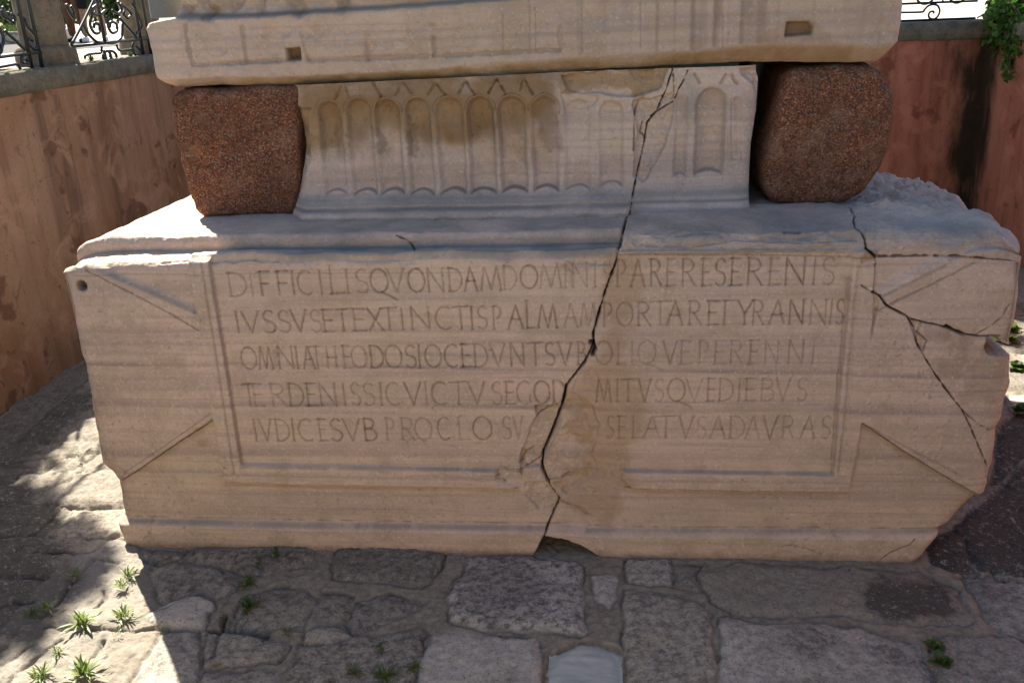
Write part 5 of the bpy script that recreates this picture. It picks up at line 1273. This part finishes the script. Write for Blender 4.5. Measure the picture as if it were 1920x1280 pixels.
for k in range(int(L / .5)):
    m2 = MB(); t = np.linspace(0, 2 * math.pi, 18)
    m2.tube(np.array([rel(.3 + k * .5 + .16 * math.cos(q), -.01, .11 + .075 * math.sin(q)) for q in t]), .012, 6); m2.build('oval_moulding', PIL, root, True)
rs = np.random.RandomState(5); N = 5000
c = np.array([rel(rs.uniform(0, L), rs.uniform(.05, 3.5), .2) for _ in range(N)])
V, F = leaf_cloud(c, N, .14, rs, .12, -1.5, 0); g = link('grass_strip', raw_mesh('grass_strip', V, F, False), GRASS, root); g['kind'] = 'stuff'
def shrub(px, py, r, h, label, seed, name='shrub', cat='shrub', n=3000):
    rs = np.random.RandomState(seed); p = on(px, py, 2, ZP); p[2] = ZP
    root = tag(empty(name, p), label, cat, 'dark greenery beyond the plaza')
    mb = MB(); mb.tube([(0, 0, -.02), (.03, 0, h * .3), (0, .04, h * .6)], [.09, .06, .03], 7); mb.build('trunk', BARK, root, True)
    q = rs.normal(size=(160, 3)); q /= np.linalg.norm(q, axis=1)[:, None]; C = q * np.array([r, r, h * .45]) * rs.uniform(.5, 1.05, (160, 1)) + np.array([0, 0, h * .52])
    V, F = leaf_cloud(C + rs.normal(size=C.shape) * .08, n, .22, rs, .6); link('crown', raw_mesh('crown', V, F, False), CROWN, root)
for i, (a, b, r, h, lb) in enumerate(((-30, 62, 1.3, 2.4, 'dark bushy shrub leftmost beyond the planter'), (28, 58, 1.0, 2.0, 'dark shrub right of the leftmost one behind the planter'), (118, 55, 1.2, 2.6, 'dark shrub seen just right of the stone post'), (205, 52, 1.4, 2.8, 'dark shrub seen through the middle of the second railing panel'), (250, 50, 1.2, 2.4, 'dark shrub nearest the marble block beyond the railing'))):
    shrub(a, b, r, h, lb, 50 + i)
SKIN = mat_plain('skin', (0.30, 0.16, 0.10), 0.5); NAVY = mat_plain('navy_cloth', (0.015, 0.02, 0.045), 0.85, 0, .2); BLACK = mat_plain('black_cloth', (0.012, 0.012, 0.014), 0.85, 0, .2)
WHITE = mat_plain('white_leather', (0.75, 0.75, 0.74), 0.6); HAIR = mat_plain('dark_hair', (0.02, 0.014, 0.01), 0.6); BROWN = mat_plain('brown_cloth', (0.12, 0.055, 0.03), 0.85, 0, .2)
def skinned(name, nodes, edges, mat, parent, sub=2):
    me = bpy.data.meshes.new(name); me.from_pydata([n[:3] for n in nodes], edges, []); o = link(name, me, mat, parent)
    s = o.modifiers.new('skin', 'SKIN'); s.use_smooth_shade = True
    for v, n in zip(me.skin_vertices[0].data, nodes): v.radius = (n[3], n[3] * (n[4] if len(n) > 4 else 1))
    me.skin_vertices[0].data[0].use_root = True
    m = o.modifiers.new('sub', 'SUBSURF'); m.levels = sub; m.render_levels = sub
    return o
def person(px, py, face, label, top, legs, shoe, bare, stance):
    p = on(px, py, 2, ZP); p[2] = ZP
    root = tag(empty('person', p), label, 'person'); root.rotation_euler = (0, 0, face)
    st = stance
    B = [(0, 0, .93, .135, .75), (0, 0, 1.12, .125, .75), (0, 0.01, 1.34, .16, .65), (0, .01, 1.46, .07), (0, -.01, 1.54, .062), (0, -.02, 1.63, .10, 1.1), (0, -.02, 1.72, .07)]
    E = [(0, 1), (1, 2), (2, 3), (3, 4), (4, 5), (5, 6)]
    for sg in (-1, 1):
        b = len(B)
        B += [(sg * .10, 0, .86, .095), (sg * (.11 + st), -.01, .48, .058), (sg * (.115 + st * 1.5), .02, .30, .055), (sg * (.12 + st * 1.9), .02, .08, .036)]
        E += [(0, b), (b, b + 1), (b + 1, b + 2), (b + 2, b + 3)]
        b = len(B)
        B += [(sg * .19, .01, 1.38, .06), (sg * .26, .02, 1.10, .042), (sg * .27, -.06, .86, .030), (sg * .27, -.08, .80, .036, .5)]
        E += [(2, b), (b, b + 1), (b + 1, b + 2), (b + 2, b + 3)]
        for f in range(5):
            b3 = len(B); B += [(sg * (.265 + .004 * f), -.115 + .016 * f, .74, .009), (sg * .262, -.12 + .016 * f, .69 + .006 * abs(f - 2), .007)]; E += [(b + 3, b3), (b3, b3 + 1)]
    skinned('body', B, E, SKIN, root)
    skinned('shirt', [(0, 0, .95, .16, .8), (0, 0, 1.12, .15, .8), (0, .01, 1.34, .185, .68), (0, .01, 1.43, .10), (-.2, .01, 1.37, .075), (-.25, .02, 1.16, .06), (.2, .01, 1.37, .075), (.25, .02, 1.16, .06)], [(0, 1), (1, 2), (2, 3), (2, 4), (4, 5), (2, 6), (6, 7)], top, root)
    lo = .44 if bare else .09
    N_ = [(0, 0, .97, .15, .8)]; E_ = []
    for sg in (-1, 1):
        b = len(N_); N_ += [(sg * .10, 0, .84, .115), (sg * (.11 + st), -.01, .50, .085)]; E_ += [(0, b), (b, b + 1)]
        if not bare: N_ += [(sg * (.12 + st * 1.9), .02, .09, .06)]; E_ += [(b + 1, b + 2)]
    skinned('trousers', N_, E_, legs, root)
    for sg in (-1, 1): skinned('shoe', [(sg * (.12 + st * 1.9), .05, .045, .045), (sg * (.125 + st * 2), -.06, .04, .048), (sg * (.13 + st * 2), -.15, .03, .032)], [(0, 1), (1, 2)], shoe, root)
    skinned('hair', [(0, .03, 1.64, .10), (0, .01, 1.72, .095), (0, -.05, 1.76, .06)], [(0, 1), (1, 2)], HAIR, root)
    for xe in (-.05, .02): m = MB(); m.box(xe, xe + .03, -.125, -.115, 1.635, 1.65); m.build('eye', HAIR, root)
    skinned('nose', [(0, -.11, 1.63, .012), (0, -.135, 1.60, .016)], [(0, 1)], SKIN, root, 1)
person(181, 79, 0.3, 'bare legged person in dark shorts and white shoes standing beyond the railing', NAVY, BLACK, WHITE, True, .02)
person(150, 80, -0.4, 'person in brown trousers and navy top standing just right of the stone post', NAVY, BROWN, BLACK, False, .03)
